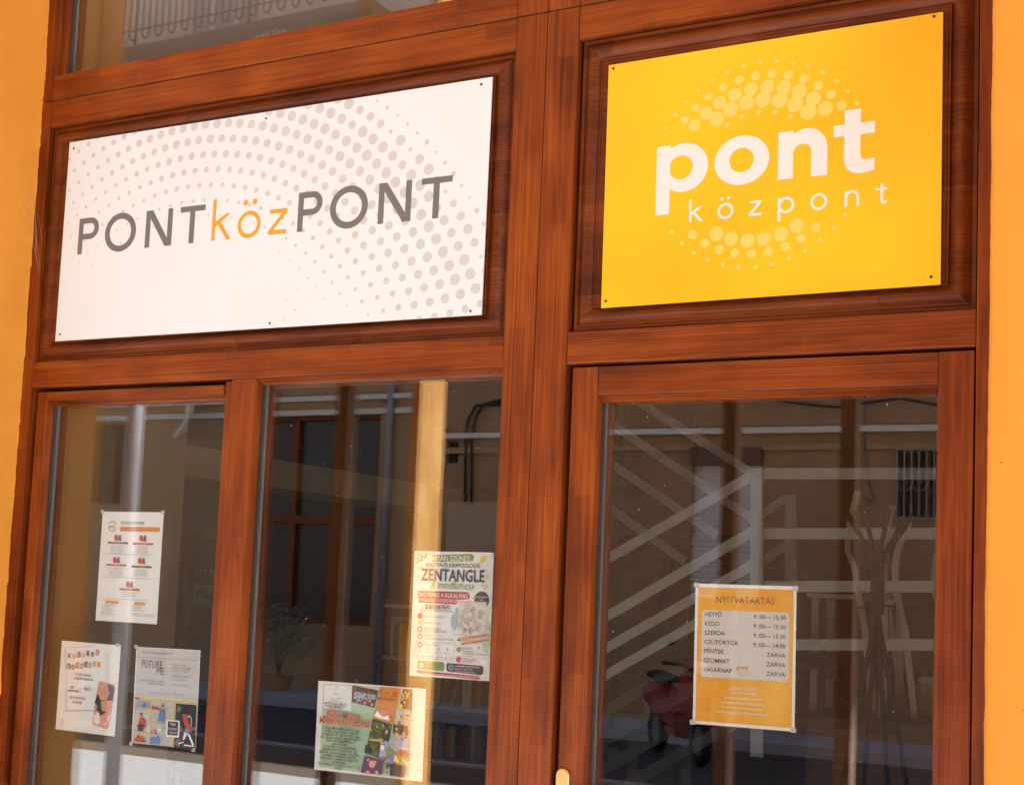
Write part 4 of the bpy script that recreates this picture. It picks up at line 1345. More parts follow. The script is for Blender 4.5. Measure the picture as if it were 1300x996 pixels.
def bar(px0, py0, px1, py1, Y, w, mat='rail_steel', d=.012, name='railing_bar'):
    return obj(name, beam(bmesh.new(), P3(px0, py0, Y), P3(px1, py1, Y), w, d), M[mat], st)


bar(700, 750, 960, 601, YA, .034)
bar(700, 823, 960, 672, YA, .034)
bar(700, 862, 960, 714, YA, .032)
bar(700, 896, 960, 748, YA, .032)
bar(961, 601, 1250, 601, YA, .036)
bar(966, 677, 1250, 677, YA + .014, .036)
bar(966, 744, 1250, 744, YA + .014, .036)
bar(966, 818, 1250, 818, YA + .014, .036)
bar(961, 594, 961, 960, YA - .014, .042, name='railing_post')
for a in ((600, 1000, 962, 790), (600, 1036, 962, 826), (600, 1072, 962, 862), (600, 1110, 962, 900)):
    bar(*a, YA, .040, mat='stringer_shaded', name='stringer')
for k in range(9):       # treads of the lower flight
    t = k / 9
    x, y_ = 960 - 330 * t, 770 + 175 * t
    p = P3(x, y_ + 30, YA)
    obj('tread', B(p[0] - .12, p[0] + .12, YA + .05, YA + .95, p[2] - .12, p[2] - .08), M['tread'], st)
# upper flight, rising to the left behind
for a in ((766, 531, 970, 668), (812, 510, 972, 611), (764, 580, 910, 679), (761, 635, 870, 712)):
    ex = (a[2] - a[0], a[3] - a[1])
    bar(a[0] - ex[0] * .4, a[1] - ex[1] * .4, a[2], a[3], YB, .038)
bar(1004, 628, 1004, 800, YB, .050, name='railing_post')
bar(962, 656, 998, 632, YB, .036)
bar(962, 716, 998, 692, YB, .036)
for k in range(8):
    p = P3(900 - 45 * k, 735 - 28 * k, YB)
    obj('tread', B(p[0] - .16, p[0] + .16, YB + .02, YB + .95, p[2], p[2] + .04), M['tread'], st)
lx0, lz = at(965, 850, YA)
obj('landing', B(lx0, lx0 + 2.6, 3.06, YB + 1.0, lz - .1, lz), M['tread'], st)

# coat stand ----------------------------------------------------------
YC = .9
cs = thing('coat_stand', 'dark metal coat stand with splayed arms and legs behind the door glass', 'coat stand', (at(1114, 900, YC)[0], YC, .05))
ctx = at(1114.5, 712, YC)[0]
zt, zb = at(1114.5, 712, YC)[1], at(1114.5, 775, YC)[1]
bm = bmesh.new()
for a in range(4):
    an = PI / 4 + a * PI / 2
    dx, dy = .011 * math.cos(an), .011 * math.sin(an)
    tube(bm, [(ctx + dx, YC + dy, zb - .01), (ctx + dx, YC + dy, zt)], .0080, 10)
obj('column', bm, M['stand_metal'], cs, smooth=True)
obj('collar', lathe(bmesh.new(), ctx, YC, [(.019, zt - .005), (.021, zt), (.021, zt + .012), (.017, zt + .018)]), M['stand_metal'], cs)
for (px, py, dy) in ((1075, 650, -.09), (1098, 653, .12), (1128, 646, -.05), (1150, 655, .10), (1160, 652, .16)):
    x, z = at(px, py, YC + dy)
    obj('arm', tube(bmesh.new(), [(ctx, YC, zt), (ctx + (x - ctx) * .5, YC + dy * .5, zt + (z - zt) * .45), (x, YC + dy, z)], .0055, 8, r2=.0068), M['stand_metal'], cs, smooth=True)
for px in (1088, 1139):
    x, z = at(px, 770, YC)
    obj('hook', tube(bmesh.new(), [(ctx, YC, z), (x, YC - .02, z), (x, YC - .022, z + .012)], .0030, 6), M['stand_metal'], cs)
for (px, py, dy) in ((1070, 996, -.10), (1096, 996, .14), (1127, 996, -.13), (1151, 996, .08)):
    x, z = at(px, py, YC + dy)
    k = (zb - .05) / (zb - z)
    xe, ye = ctx + (x - ctx) * k, YC + dy * k
    obj('leg', tube(bmesh.new(), [(ctx + (x - ctx) * .03, YC, zb), (ctx + (x - ctx) * .1, YC + dy * .1, zb - (zb - z) * .1), (xe, ye, .05)], .0072, 8), M['stand_metal'], cs, smooth=True)

# counter and pale chairs on it ----------------------------------------
YT = 2.25
xa, za = at(1010, 905, YT)
xb, _ = at(1215, 905, YT)
ct = thing('counter', 'dark counter inside the shop carrying pale bentwood chairs', 'counter', ((xa + xb) / 2, YT + .3, .05))
obj('counter_top', B(xa, xb, YT - .05, YT + .75, za - .04, za, bev=.003), M['tread'], ct)
obj('counter_body', B(xa + .04, xb - .04, YT, YT + .7, .05, za - .0405), M['shelf_wood'], ct)


def chair(label, near, far, Yc, dpt, seat_px, fr):
    """pale bentwood chair turned side on: two curved rear frames, two front legs, seat and top slat"""
    zf = za
    fx, _ = at(near[-1][0], near[-1][1], Yc)
    t_ = thing('chair', label, 'chair', (fx, Yc, zf), 'pale bentwood chairs on the counter')
    for yy, pts in ((Yc, near), (Yc + dpt, far)):
        w3 = [(at(px, py, yy)[0], yy, max(at(px, py, yy)[1], zf)) for px, py in pts]
        w3[-1] = (w3[-1][0], yy, zf)
        bm = bmesh.new()
        prev = None
        for p in w3:
            d_ = .0115
            r_ = [bm.verts.new((p[0] + u * d_, p[1] + v * .012, p[2])) for u, v in ((-1, -1), (1, -1), (1, 1), (-1, 1))]
            if prev:
                for k in range(4):
                    bm.faces.new((prev[k], prev[(k + 1) % 4], r_[(k + 1) % 4], r_[k]))
            else:
                bm.faces.new(r_)
            prev = r_
        bm.faces.new(prev[::-1])
        obj('rear_frame', bm, M['pale_wood'], t_)
    x, z = at(*seat_px, Yc)
    for yy, px in ((Yc, fr[0]), (Yc + dpt, fr[1])):
        x2, _ = at(px, 850, yy)
        obj('leg', B(x2 - .013, x2 + .013, yy - .009, yy + .009, zf, z - .005), M['pale_wood'], t_)
    x2, _ = at(fr[0], 850, Yc)
    x3, _ = at(near[4][0], near[4][1], Yc)
    obj('seat', B(x2 - .03, x3, Yc - .02, Yc + dpt + .02, z - .004, z + .012, bev=.003), M['pale_wood'], t_)
    return t_


chair('pale bentwood chair on the counter, its back rising left of the coat stand column', [(1090, 623), (1083, 650), (1078, 675), (1078, 700), (1086, 722), (1093, 765), (1099, 800), (1110, 905)],
      [(1135, 642), (1129, 665), (1124, 695), (1123, 720), (1126, 760), (1134, 810), (1145, 878), (1148, 890)], YT + .12, .34, (1040, 757), (1034, 1053))
chair('pale bentwood chair on the counter between the coat stand and the door stile', [(1156, 660), (1147, 680), (1140, 700), (1137, 722), (1138, 745), (1150, 800), (1160, 890), (1162, 905)],
      [(1206, 665), (1197, 685), (1190, 705), (1187, 727), (1188, 750), (1200, 805), (1210, 880), (1212, 890)], YT + .10, .34, (1120, 765), (1122, 1142))
xb_, zb_ = at(1172, 838, YT + .45)
bt = thing('bottle', 'small white bottle standing on the counter beside the door stile', 'bottle', (xb_, YT + .45, za))
obj('bottle_body', lathe(bmesh.new(), xb_, YT + .45, [(.03, za), (.032, za + .09), (.028, za + .105), (.012, za + .12), (.012, za + .135)]), M['white_paint'], bt, smooth=True)
obj('cap', lathe(bmesh.new(), xb_, YT + .45, [(.014, za + .135), (.014, za + .155), (.006, za + .17)]), M['ink'], bt)
xb_, _ = at(1186, 838, YT + .4)
tb = thing('tub', 'yellow tub on the counter next to the white bottle', 'tub', (xb_, YT + .4, za))
obj('tub_body', lathe(bmesh.new(), xb_, YT + .4, [(.045, za), (.055, za + .12), (.056, za + .125)]), M['p_yellow'], tb)
obj('lid', lathe(bmesh.new(), xb_, YT + .4, [(.058, za + .125), (.058, za + .14), (.05, za + .143)]), M['white_paint'], tb)

# bookcase ----------------------------------------------------------------
YK = 2.5
bk = thing('bookcase', 'brown bookcase inside the shop behind the middle pane', 'bookcase', (at(560, 900, YK)[0], YK, .05))
bx0 = at(484, 850, YK)[0]
bx1 = at(655, 850, YK)[0]
sh = [at(510, 833, YK)[1], at(600, 899, YK)[1], at(600, 966, YK)[1]]
stp = sh[0] - sh[1]
sh = [sh[0] + stp * 1.15, sh[0], sh[1], sh[2], sh[2] - stp, sh[2] - 2 * stp]
obj('side_panel', B(bx0 - .02, bx0, YK, YK + .3, .05, sh[0] + .02), M['shelf_wood'], bk)
obj('side_panel', B(bx1, bx1 + .02, YK, YK + .3, .05, sh[0] + .02), M['shelf_wood'], bk)
obj('back_panel', B(bx0, bx1, YK + .28, YK + .295, .05, sh[0]), M['shelf_wood'], bk)
for z in sh:
    obj('shelf', B(bx0, bx1, YK + .002, YK + .279, z - .016, z), M['pale_wood'], bk)
bc = [('p_red', 'red'), ('p_cream', 'cream'), ('p_yellow', 'yellow'), ('p_green', 'green'), ('card', 'brown'), ('p_navy', 'navy'), ('paper', 'white'), ('p_orange', 'orange')]
pos_word = {1: 'upper', 2: 'middle', 3: 'lower'}
for si, x_from, x_to in ((1, 489, 530), (2, 548, 606), (3, 545, 600)):
    z = sh[si]
    x = at(x_from, 850, YK)[0]
    xe = at(x_to, 850, YK)[0]
    k = 0
    rb = random.Random(si)
    while x < xe:
        th = rb.uniform(.012, .026)
        hh = rb.uniform(.12, .175) * (1 if si < 3 else .9)
        mt_, cn = bc[(k * 3 + si) % 8]
        lean = .16 if (k > 2 and si == 1) else .3 if (k == 3 and si == 2) else .0
        bm = B(x, x + th, YK + .03, YK + .03 + hh * .8, z, z + hh * 1.0, bev=.001)
        bmesh.ops.rotate(bm, verts=bm.verts, cent=(x + th, 0, z), matrix=Matrix.Rotation(lean, 3, 'Y'))
        mz_ = min(v.co.z for v in bm.verts)
        bmesh.ops.translate(bm, verts=bm.verts, vec=(0, 0, z + .0003 - mz_))
        o = obj('book', bm, M[mt_])
        tag(o, f"{cn} book number {k + 1} from the left on the {pos_word[si]} bookcase shelf in view" if False else
            f"{['thin', 'thick'][th > .019]} {cn} book on the {pos_word[si]} shelf of the bookcase, {['first', 'second', 'third', 'fourth', 'fifth', 'sixth', 'seventh', 'eighth', 'ninth', 'tenth', 'eleventh', 'twelfth', 'thirteenth', 'fourteenth', 'fifteenth', 'sixteenth'][k]} from the left", 'book', 'books in the bookcase')
        x += th + .003 + (hh * math.sin(lean) if lean and k in (3,) else 0)
        k += 1
# whiteboard above the bookcase
O_, U__, w_, h_ = from_corners((566, 636), (640, 636), (640, 705), (566, 705), 3.4)
wb = thing('whiteboard', 'pale whiteboard on a stand behind the middle pane, above the bookcase', 'whiteboard', (O_[0] + w_ / 2, 3.4, .05))
obj('board', B(O_[0], O_[0] + w_, 3.4, 3.42, O_[1], O_[1] + h_), M['paper_grey'], wb)
obj('leg', B(O_[0] + .02, O_[0] + .05, 3.425, 3.45, .05, O_[1] + h_), M['alu'], wb)
obj('leg', B(O_[0] + w_ - .05, O_[0] + w_ - .02, 3.425, 3.45, .05, O_[1] + h_), M['alu'], wb)
# framed picture low behind the stairs
O_, U__, w_, h_ = from_corners((776, 700), (832, 703), (830, 786), (774, 784), 6.3)
pf = thing('framed_picture', 'pale framed picture with a dark red frame behind the stairs', 'picture', (O_[0] + w_ / 2, 6.44, O_[1]))
obj('picture', B(O_[0], O_[0] + w_, 6.43, 6.45, O_[1], O_[1] + h_), M['paper_grey'], pf)
bm = bmesh.new()
for a in ((O_[0] - .06, O_[0], O_[1] - .06, O_[1] + h_ + .06), (O_[0] + w_, O_[0] + w_ + .06, O_[1] - .06, O_[1] + h_ + .06)):
    box(bm, a[0], a[1], 6.40, 6.458, a[2], a[3])
for a in (O_[1] - .06, O_[1] + h_):
    box(bm, O_[0], O_[0] + w_, 6.41, 6.458, a, a + .06)
obj('frame', bm, M['wood_v'], pf)
# chalkboard sign behind the left casement
cbx, cbz = at(238, 795, 1.3)
cx1, cz1 = at(292, 683, 1.3)
cb = thing('chalkboard', 'dark framed chalkboard with faint chalk writing behind the left casement', 'chalkboard', (cbx + .1, 1.3, .05))
obj('board', B(cbx, cx1 + .1, 1.3, 1.32, cz1 - .62, cz1), M['chalk'], cb)
bm = bmesh.new()
box(bm, cbx - .03, cbx, 1.285, 1.325, .05, cz1 + .03)
box(bm, cx1 + .1, cx1 + .13, 1.285, 1.325, .05, cz1 + .03)
box(bm, cbx, cx1 + .1, 1.286, 1.324, cz1, cz1 + .03)
box(bm, cbx, cx1 + .1, 1.286, 1.324, cz1 - .65, cz1 - .62)
obj('frame', bm, M['wood_v'], cb)
bm = bmesh.new()
for l_, dz in (('NYÁRI', .14), ('program', .19), ('kávé', .24)):
    vs, fs = T(l_, .045, cbx + .02, cz1 - dz)
    vv = [bm.verts.new((a, 1.2985 - dz * .001, b_)) for a, b_ in vs]
    for f in fs:
        bm.faces.new([vv[k] for k in f])
obj('lettering', bm, M['ink_light'], cb)
# leaflets by the left casement
YL = .42
lx, lz = at(35, 975, YL)
rk = thing('leaflet_rack', 'wooden leaflet rack with brown card boxes inside the left casement', 'rack', (lx + .1, YL, .05))
x1r, _ = at(112, 975, YL)
_, ztop = at(60, 905, YL)
obj('rack_body', B(lx, x1r, YL + .10, YL + .30, .05, lz - .02), M['shelf_wood'], rk)
for k, (a0, a1, yy, zt_) in enumerate(((30, 74, .26, 893), (40, 70, .20, 905), (46, 104, .15, 928))):
    p0, p1 = at(a0, 940, YL + yy), at(a1, 940, YL + yy)
    _, zz = at(60, zt_, YL + yy)
    obj('card_box', B(p0[0], p1[0], YL + yy - .02, YL + yy + .02, lz - .0195, zz), M['card'], rk)
for (a0, a1, y0_, lab, mt_, yy) in ((80, 103, 940, 'white leaflet standing in the rack, tallest of the front ones', 'paper', .07), (84, 108, 956, 'grey white leaflet in front of the tallest one in the rack', 'paper_grey', .04),
                                    (48, 75, 968, 'dark grey card with a scribbled ring at the rack corner', 'ink_mid', .02)):
    p0, p1 = at(a0, 960, YL + yy), at(a1, 960, YL + yy)
    _, zz = at(90, y0_, YL + yy)
    lf = thing('leaflet', lab, 'leaflet', (p0[0], YL + yy, lz - .1), 'leaflets in the rack')
    obj('sheet', B(p0[0], p1[0], YL + yy, YL + yy + .002, lz - .16, zz), M[mt_], lf)
    cxl, czl = (p0[0] + p1[0]) / 2, zz - .03
    bm = bmesh.new()
    vs, fs = ring((cxl, czl), (.014, .010), (cxl, czl), (.0125, .0088), 0, 330, 20)
    vv = [bm.verts.new((a, YL + yy - .0006, b_)) for a, b_ in vs]
    for f in fs:
        bm.faces.new([vv[q] for q in f])
    obj('print', bm, M['paper' if 'dark' in lab else 'p_brown'], lf)
obj('ledge', B(lx, x1r + .1, YL - .01, YL + .0995, lz - .20, lz - .16), M['shelf_wood'], rk)

# dark bench and pot behind the door
p0, p1 = at(792, 925, 1.9), at(880, 925, 1.9)
_, z2 = at(830, 915, 1.9)
bn = thing('bench', 'low dark bench behind the lower left of the door glass', 'bench', ((p0[0] + p1[0]) / 2, 2.0, .05))
obj('seat', B(p0[0], p1[0], 1.9, 2.3, z2 - .07, z2, bev=.005), M['tread'], bn)
for a in (p0[0] + .01, p1[0] - .05):
    obj('leg', B(a, a + .04, 1.92, 1.96, .05, z2 - .0705), M['tread'], bn)
    obj('leg', B(a, a + .04, 2.24, 2.28, .05, z2 - .0705), M['tread'], bn)

# ------------------------------------------------------------------ STREET, as mirrored in the glazing
# unseen scaffold deck added to keep the sun off the shopfront, with its timber props
dk = thing('unseen_shade_deck', 'unseen scaffold deck added above the pavement to keep the sun off the shop front', 'scaffold', (-1.5, -1.9, 5.7))
for k in range(10):
    obj('plank', B(-11, 8, -3.62 + k * .335, -3.62 + k * .335 + .325, 5.7, 5.74), M['batten'], dk)


def prop(px_t, py_t, px_b, py_b, Yv, w, mat, rot, label, thin=.36):
    xt, y_, zt = mir(px_t, py_t, Yv)
    xb, _, zb = mir(px_b, py_b, Yv)
    k = (xb - xt) / (zb - zt)
    bm = bmesh.new()
    n = 40
    rb = random.Random(int(px_t))
    cs_, sn = math.cos(rot), math.sin(rot)
    prev = None
    for i in range(n + 1):
        z = 5.698 * i / n
        x = xt
        r_ = []
        for a, b_ in ((-1, -1), (1, -1), (1, 1), (-1, 1)):
            da = a * w / 2 + rb.uniform(-.0012, .0012)
            db = b_ * w * thin + rb.uniform(-.0012, .0012)
            r_.append(bm.verts.new((x + da * cs_ - db * sn, y_ + da * sn + db * cs_, z)))
        if prev:
            for q in range(4):
                bm.faces.new((prev[q], prev[(q + 1) % 4], r_[(q + 1) % 4], r_[q]))
        else:
            bm.faces.new(r_[::-1])
        prev = r_
    bm.faces.new(prev)
    o = obj('timber_prop', bm, M[mat])
    tag(o, label, 'timber prop', 'timber props under the scaffold deck')
    return o


prop(545, 480, 535, 860, 3.72, .19, 'batten', math.radians(-78), 'sunlit raw timber prop mirrored in the middle pane behind the poster', .16)
prop(441, 480, 425, 860, 1.75, .062, 'old_timber', .1, 'brownish timber prop mirrored left of centre in the middle pane')
prop(930, 500, 922, 860, 1.95, .054, 'old_timber', .2, 'timber prop mirrored in the door glass over the shuttered window')
prop(1080, 500, 1075, 860, 2.15, .056, 'old_timber', .1, 'timber prop mirrored in the door glass left of the grilled window')

# houses opposite
HB = FAC
xs, _, _ = mir(540, 600, -FAC + 2 * GY)
YO = -FAC + 2 * GY


def rectm(px0, py0, px1, py1, off=0.):
    """rectangle on the opposite front from two mirrored corner points"""
    a = mir(px0, py0, YO + off)
    b_ = mir(px1, py1, YO + off)
    return min(a[0], b_[0]), max(a[0], b_[0]), min(a[2], b_[2]), max(a[2], b_[2])


def front_block(parent, x0, x1, z0, z1, mat, holes=()):
    """a house front with real openings"""
    xs_ = sorted(set([x0, x1] + [h_[0] for h_ in holes] + [h_[1] for h_ in holes]))
    zs_ = sorted(set([z0, z1] + [h_[2] for h_ in holes] + [h_[3] for h_ in holes]))
    bm = bmesh.new()
    for i in range(len(xs_) - 1):
        for j in range(len(zs_) - 1):
            cx_, cz_ = (xs_[i] + xs_[i + 1]) / 2, (zs_[j] + zs_[j + 1]) / 2
            if any(h_[0] < cx_ < h_[1] and h_[2] < cz_ < h_[3] for h_ in holes):
                continue
            box(bm, xs_[i], xs_[i + 1], HB - .3, HB, zs_[j], zs_[j + 1])
    bmesh.ops.remove_doubles(bm, verts=bm.verts, dist=.0005)
    seen = {}
    for f in list(bm.faces):
        key = tuple(sorted(v.index for v in f.verts))
    bm.verts.index_update()
    for f in list(bm.faces):
        key = tuple(sorted(v.index for v in f.verts))
        seen.setdefault(key, []).append(f)
    kill = [f for fs_ in seen.values() if len(fs_) > 1 for f in fs_]
    bmesh.ops.delete(bm, geom=kill, context='FACES_ONLY')
    return obj('wall', bm, mat, parent)


hA = thing('town_house', 'tan house opposite with red brown shop windows, mirrored in the left and middle panes', 'building', (xs - 10, HB, 0))
hB = thing('town_house', 'brown tan house opposite with a white shutter and grilled window, mirrored in the door', 'building', (xs + 10, HB, 0))
hC = thing('town_house_upper_floors', 'x', 'x', (xs, HB, 7)) if False else None

ZF = 8.3       # where the pale upper floors begin
shopL = rectm(322, 530, 470, 795)
winA = rectm(118, 538, 160, 640)
front_block(hA, xs - 26, xs, .12, ZF, M['opp_wall'], [shopL, winA])
shut = rectm(878, 590, 962, 760)
grl = rectm(1140, 572, 1215, 656)
vent = rectm(568, 560, 581, 588)
front_block(hB, xs + .004, xs + 24, .12, ZF, M['opp_wall2'], [shut, grl, vent])


def opening(parent, r, frame_mat, fw, cols=1, rows=1, glass='darkglass', name='window'):
    x0, x1, z0, z1 = r
    bm = bmesh.new()
    for i in range(cols + 1):
        x = x0 + (x1 - x0) * i / cols
        box(bm, max(x0, x - fw / 2), min(x1, x + fw / 2), HB - .12, HB - .06, z0, z1)
    for j in range(rows + 1):
        z = z0 + (z1 - z0) * j / rows
        box(bm, x0, x1, HB - .115, HB - .055, max(z0, z - fw / 2), min(z1, z + fw / 2))
    f = obj(name, bm, frame_mat, parent)
    obj('pane', B(x0, x1, HB - .16, HB - .14, z0, z1), M[glass], f)
    return f


opening(hA, shopL, M['wood_v'], .12, 3, 2)
opening(hA, winA, M['wood_v'], .08, 2, 2)
opening(hB, vent, M['slab'], .02, 2, 3)
# shutter
x0, x1, z0, z1 = shut
sh_ = thing('roller_shutter', 'pale closed roller shutter of the house opposite, mirrored in the door glass', 'shutter', ((x0 + x1) / 2, HB - .08, z0))
n = 26
for k in range(n):
    a = z0 + (z1 - z0) * k / n
    o = obj('slat', B(x0, x1, HB - .10, HB - .08, a, a + (z1 - z0) / n * .93), M['shutter'], sh_)
obj('shutter_box', B(x0 - .02, x1 + .02, HB - .12, HB + .06, z1, z1 + .22), M['p_brown'], sh_)
obj('backing', B(x0, x1, HB - .13, HB - .11, z0, z1), M['tread'], sh_)
# grilled window
opening(hB, grl, M['p_brown'], .05, 2, 1)
gr = thing('window_grille', 'iron window grille with curls on the house opposite, mirrored at the right of the door', 'grille', ((grl[0] + grl[1]) / 2, HB + .04, grl[2]))
x0, x1, z0, z1 = grl
for k in range(9):
    x = x0 + (x1 - x0) * k / 8
    obj('bar', B(x - .007, x + .007, HB + .03, HB + .045, z0 - .02, z1 + .02), M['kerb'], gr)
for z in (z0 - .02, z1 + .02):
    obj('cross_bar', B(x0 - .02, x1 + .02, HB + .052, HB + .064, z - .01, z + .01), M['kerb'], gr)
zc_ = (z0 + z1) / 2
for k in range(4):
    cxk = x0 + (x1 - x0) * (k + .5) / 4
    pts = [(cxk + (.04 + .07 * t / 14) * math.cos(t * .55), HB + .055, zc_ + (.04 + .07 * t / 14) * math.sin(t * .55)) for t in range(14)]
    obj('curl', tube(bmesh.new(), pts, .006, 6), M['kerb'], gr)
# string courses
for par, (pa, pb), yy in ((hA, (60, 540), 509), (hB, (548, 1300), 547)):
    _, _, z = mir(450 if par is hA else 950, 504 if par is hA else 546, YO - .1)
    xa_, xb2 = (xs - 26, xs - .002) if par is hA else (xs + .006, xs + 24)
    obj('string_course', B(xa_, xb2, HB, HB + .10, z - .035, z + .035), M['opp_pale'], par)
    obj('string_course', B(xa_, xb2, HB, HB + .05, z - .24, z - .16), M['opp_pale'] if par is hA else M['opp_wall'], par)
# pale upper floors with the balcony
bal = rectm(262, -60, 350, 48, -.0)
holesA = [rectm(247, -150, 327, 36), ]
upper = thing('upper_facade', 'pale cream upper floors of the house opposite, mirrored in the top window', 'building', (xs - 10, HB, ZF))
front_block(upper, xs - 26, xs + 24, ZF, 17.0, M['opp_pale'], holesA)
opening(upper, holesA[0], M['white_paint'], .10, 3, 2, glass='curtain_pane', name='window')
obj('roof', B(xs - 26.4, xs + 24.4, HB - 6, HB + .5, 17.0, 17.3), M['roof'], upper)
obj('cornice', B(xs - 26.2, xs + 24.2, HB, HB + .25, ZF - .12, ZF + .14), M['slab'], upper)
for x in [xs - 20 + 2.9 * k for k in range(15)]:
    if abs(x - (holesA[0][0] + holesA[0][1]) / 2) > 3.2:
        w0 = obj('window', B(x - .55, x + .55, HB - .02, HB + .04, 11.0, 13.0), M['white_paint'], upper)
        obj('pane', B(x - .45, x + .45, HB + .042, HB + .05, 11.1, 12.9), M['darkglass'], w0)
# balcony
_, _, zs0 = mir(300, 20, YO - 1.1)
bx_a, _, _ = mir(120, 60, YO - 1.1)
bx_b, _, _ = mir(470, 20, YO - 1.1)
bl = thing('balcony', 'iron railed balcony with a dark slab on the pale upper floors opposite', 'balcony', ((bx_a + bx_b) / 2, HB + .55, zs0 - .4))
obj('slab', B(bx_a - 1.5, bx_b, HB - .01, HB + 1.1, zs0 - .42, zs0 - .14, bev=.02), M['slab'], bl)
for k in range(5):
    x = bx_a + (bx_b - bx_a) * (k + .5) / 5
    obj('corbel', B(x - .14, x + .14, HB, HB + .9, zs0 - .78, zs0 - .4205, bev=.04), M['slab'], bl)
YR = HB + 1.05
nb = int((bx_b - bx_a + 1.4) / .26)
for k in range(nb):
    x = bx_a - 1.4 + .26 * k
    pts = [(x, YR, zs0 + 1.0)] + [(x, YR, zs0 + .06)] + [(x + .065 - .065 * math.cos(PI * t / 6), YR, zs0 + .06 - .09 * math.sin(PI * t / 6)) for t in range(1, 6)] + [(x + .13, YR, zs0 + .06), (x + .13, YR, zs0 + .9)]
    obj('baluster', tube(bmesh.new(), pts, .014, 5), M['iron'], bl)
for z, t in ((zs0 + 1.0, .03), (zs0 + .12, .012), (zs0 - .13, .012)):
    obj('hand_rail', B(bx_a - 1.45, bx_b, YR - .012, YR + .012, z - t / 2, z + t / 2), M['iron'], bl)
for k in range(4):
    x = bx_a - 1.4 + (bx_b - bx_a + 1.4) * k / 3
    obj('post', B(x - .015, x + .015, YR - .015, YR + .015, zs0 - .141, zs0 + 1.02), M['iron'], bl)

# downpipes and cables
def mpipe(name, label, cat, pts, Yv, r_, mat):
    w3 = []
    for p in pts:
        w3.append(Vector(mir(p[0], p[1], Yv)))
    return tag(obj(name, tube(bmesh.new(), w3, r_, 12), M[mat], smooth=True), label, cat)


xp, yp, _ = mir(165, 570, YO - .2)
xq, _, _ = mir(484, 720, YO - .1)
pa = tag(obj('downpipe', tube(bmesh.new(), [(xq, HB + .08, .12), (xq, HB + .08, ZF - .2)], .055, 14), M['pipe'], smooth=True), 'pale grey downpipe on the house opposite, mirrored left of the bright timber', 'downpipe')
xp, yp, zp = mir(172, 520, 4.6)
lp = thing('street_pole', 'thick grey zinc pole on the pavement, mirrored in the left casement', 'pole', (xp, yp, 0))
obj('shaft', tube(bmesh.new(), [(xp, yp, 0), (xp, yp, 4.4)], .055, 20), M['pipe'], lp, smooth=True)
obj('base_collar', lathe(bmesh.new(), xp, yp, [(.10, 0), (.10, .02), (.065, .03), (.06, .06), (.057, .07)]), M['pipe'], lp, smooth=True)
obj('pole_cap', lathe(bmesh.new(), xp, yp, [(.062, 4.39), (.05, 4.46), (.01, 4.5)]), M['pipe'], lp)
o1 = mpipe('vent_pipe', 'curved cream pipe bend on the house opposite, mirrored top right in the left casement', 'pipe', [(243, 430), (242, 505), (240, 525), (234, 542), (222, 555)], YO - .25, .06, 'opp_pale')
for i, (dx, lab) in enumerate(((0, 'black wall cable bending down the house opposite, outer of the pair'), (-8, 'black wall cable bending down the house opposite, inner of the pair'))):
    pts = [(760, 505 + i * 6), (660, 508 + i * 5), (625, 510 + i * 4), (612 + dx, 515), (603 + dx, 530), (599 + dx, 555), (598 + dx, 640)]
    mpipe('wall_cable', lab, 'cable', pts, YO - .05, .018, 'black')
mpipe('wall_cable', 'thin sagging cable on the house opposite, mirrored at the top of the door', 'cable', [(960, 503), (1010, 512), (1060, 517), (1110, 510), (1145, 506), (1190, 514), (1260, 512)], YO - .06, .012, 'black')
mpipe('wall_cable', 'looped light cable left of the grilled window opposite', 'cable', [(1098, 500), (1097, 560), (1100, 600), (1106, 622), (1110, 634), (1104, 640), (1098, 630)], YO - .06, .010, 'slab')

# scooter, mirrored low in the door -----------------------------------------
sxw, syw, szw = mir(862, 905, 11.6)
sc = thing('motor_scooter', 'red motor scooter parked across the street, mirrored low in the door glass', 'scooter', (sxw, syw, 0))
parts = []


def sc_obj(name, bm, mat, parent=sc, smooth=True):
    bmesh.ops.rotate(bm, verts=bm.verts, cent=(0, 0, 0), matrix=Matrix.Rotation(math.radians(48), 3, 'Z'))
    bmesh.ops.translate(bm, verts=bm.verts, vec=(sxw, syw, 0))
    return obj(name, bm, M[mat], parent, smooth=smooth)


def blob(sections, n=14):
    """closed shell through elliptical sections (x, z_centre, half width, half height)"""
    bm = bmesh.new()
    rings = [[bm.verts.new((x, hw * math.cos(2 * PI * k / n), zc + hh * math.sin(2 * PI * k / n))) for k in range(n)] for x, zc, hw, hh in sections]
    for a, b_ in zip(rings, rings[1:]):
        for k in range(n):
            bm.faces.new((a[k], a[(k + 1) % n], b_[(k + 1) % n], b_[k]))
    bm.faces.new(rings[0])
    bm.faces.new(rings[-1][::-1])
    return bm


for wx in (-.62, .62):
    bm = bmesh.new()
    n, m_ = 24, 8
    for i in range(n):
        pass
    R_, r_ = .19, .055
    vv = [[bm.verts.new((wx + (R_ + r_ * math.cos(2 * PI * j / m_)) * math.cos(2 * PI * i / n), r_ * math.sin(2 * PI * j / m_), .245 + (R_ + r_ * math.cos(2 * PI * j / m_)) * math.sin(2 * PI * i / n))) for j in range(m_)] for i in range(n)]
    for i in range(n):
        for j in range(m_):
            bm.faces.new((vv[i][j], vv[(i + 1) % n][j], vv[(i + 1) % n][(j + 1) % m_], vv[i][(j + 1) % m_]))
    wh = sc_obj('wheel', bm, 'black')
    bm = bmesh.new()
    bmesh.ops.create_cone(bm, cap_ends=True, segments=20, radius1=.14, radius2=.14, depth=.05, matrix=Matrix.Translation((wx, 0, .245)) @ Matrix.Rotation(PI / 2, 4, 'X'))
    sc_obj('rim', bm, 'alu', wh, smooth=False)
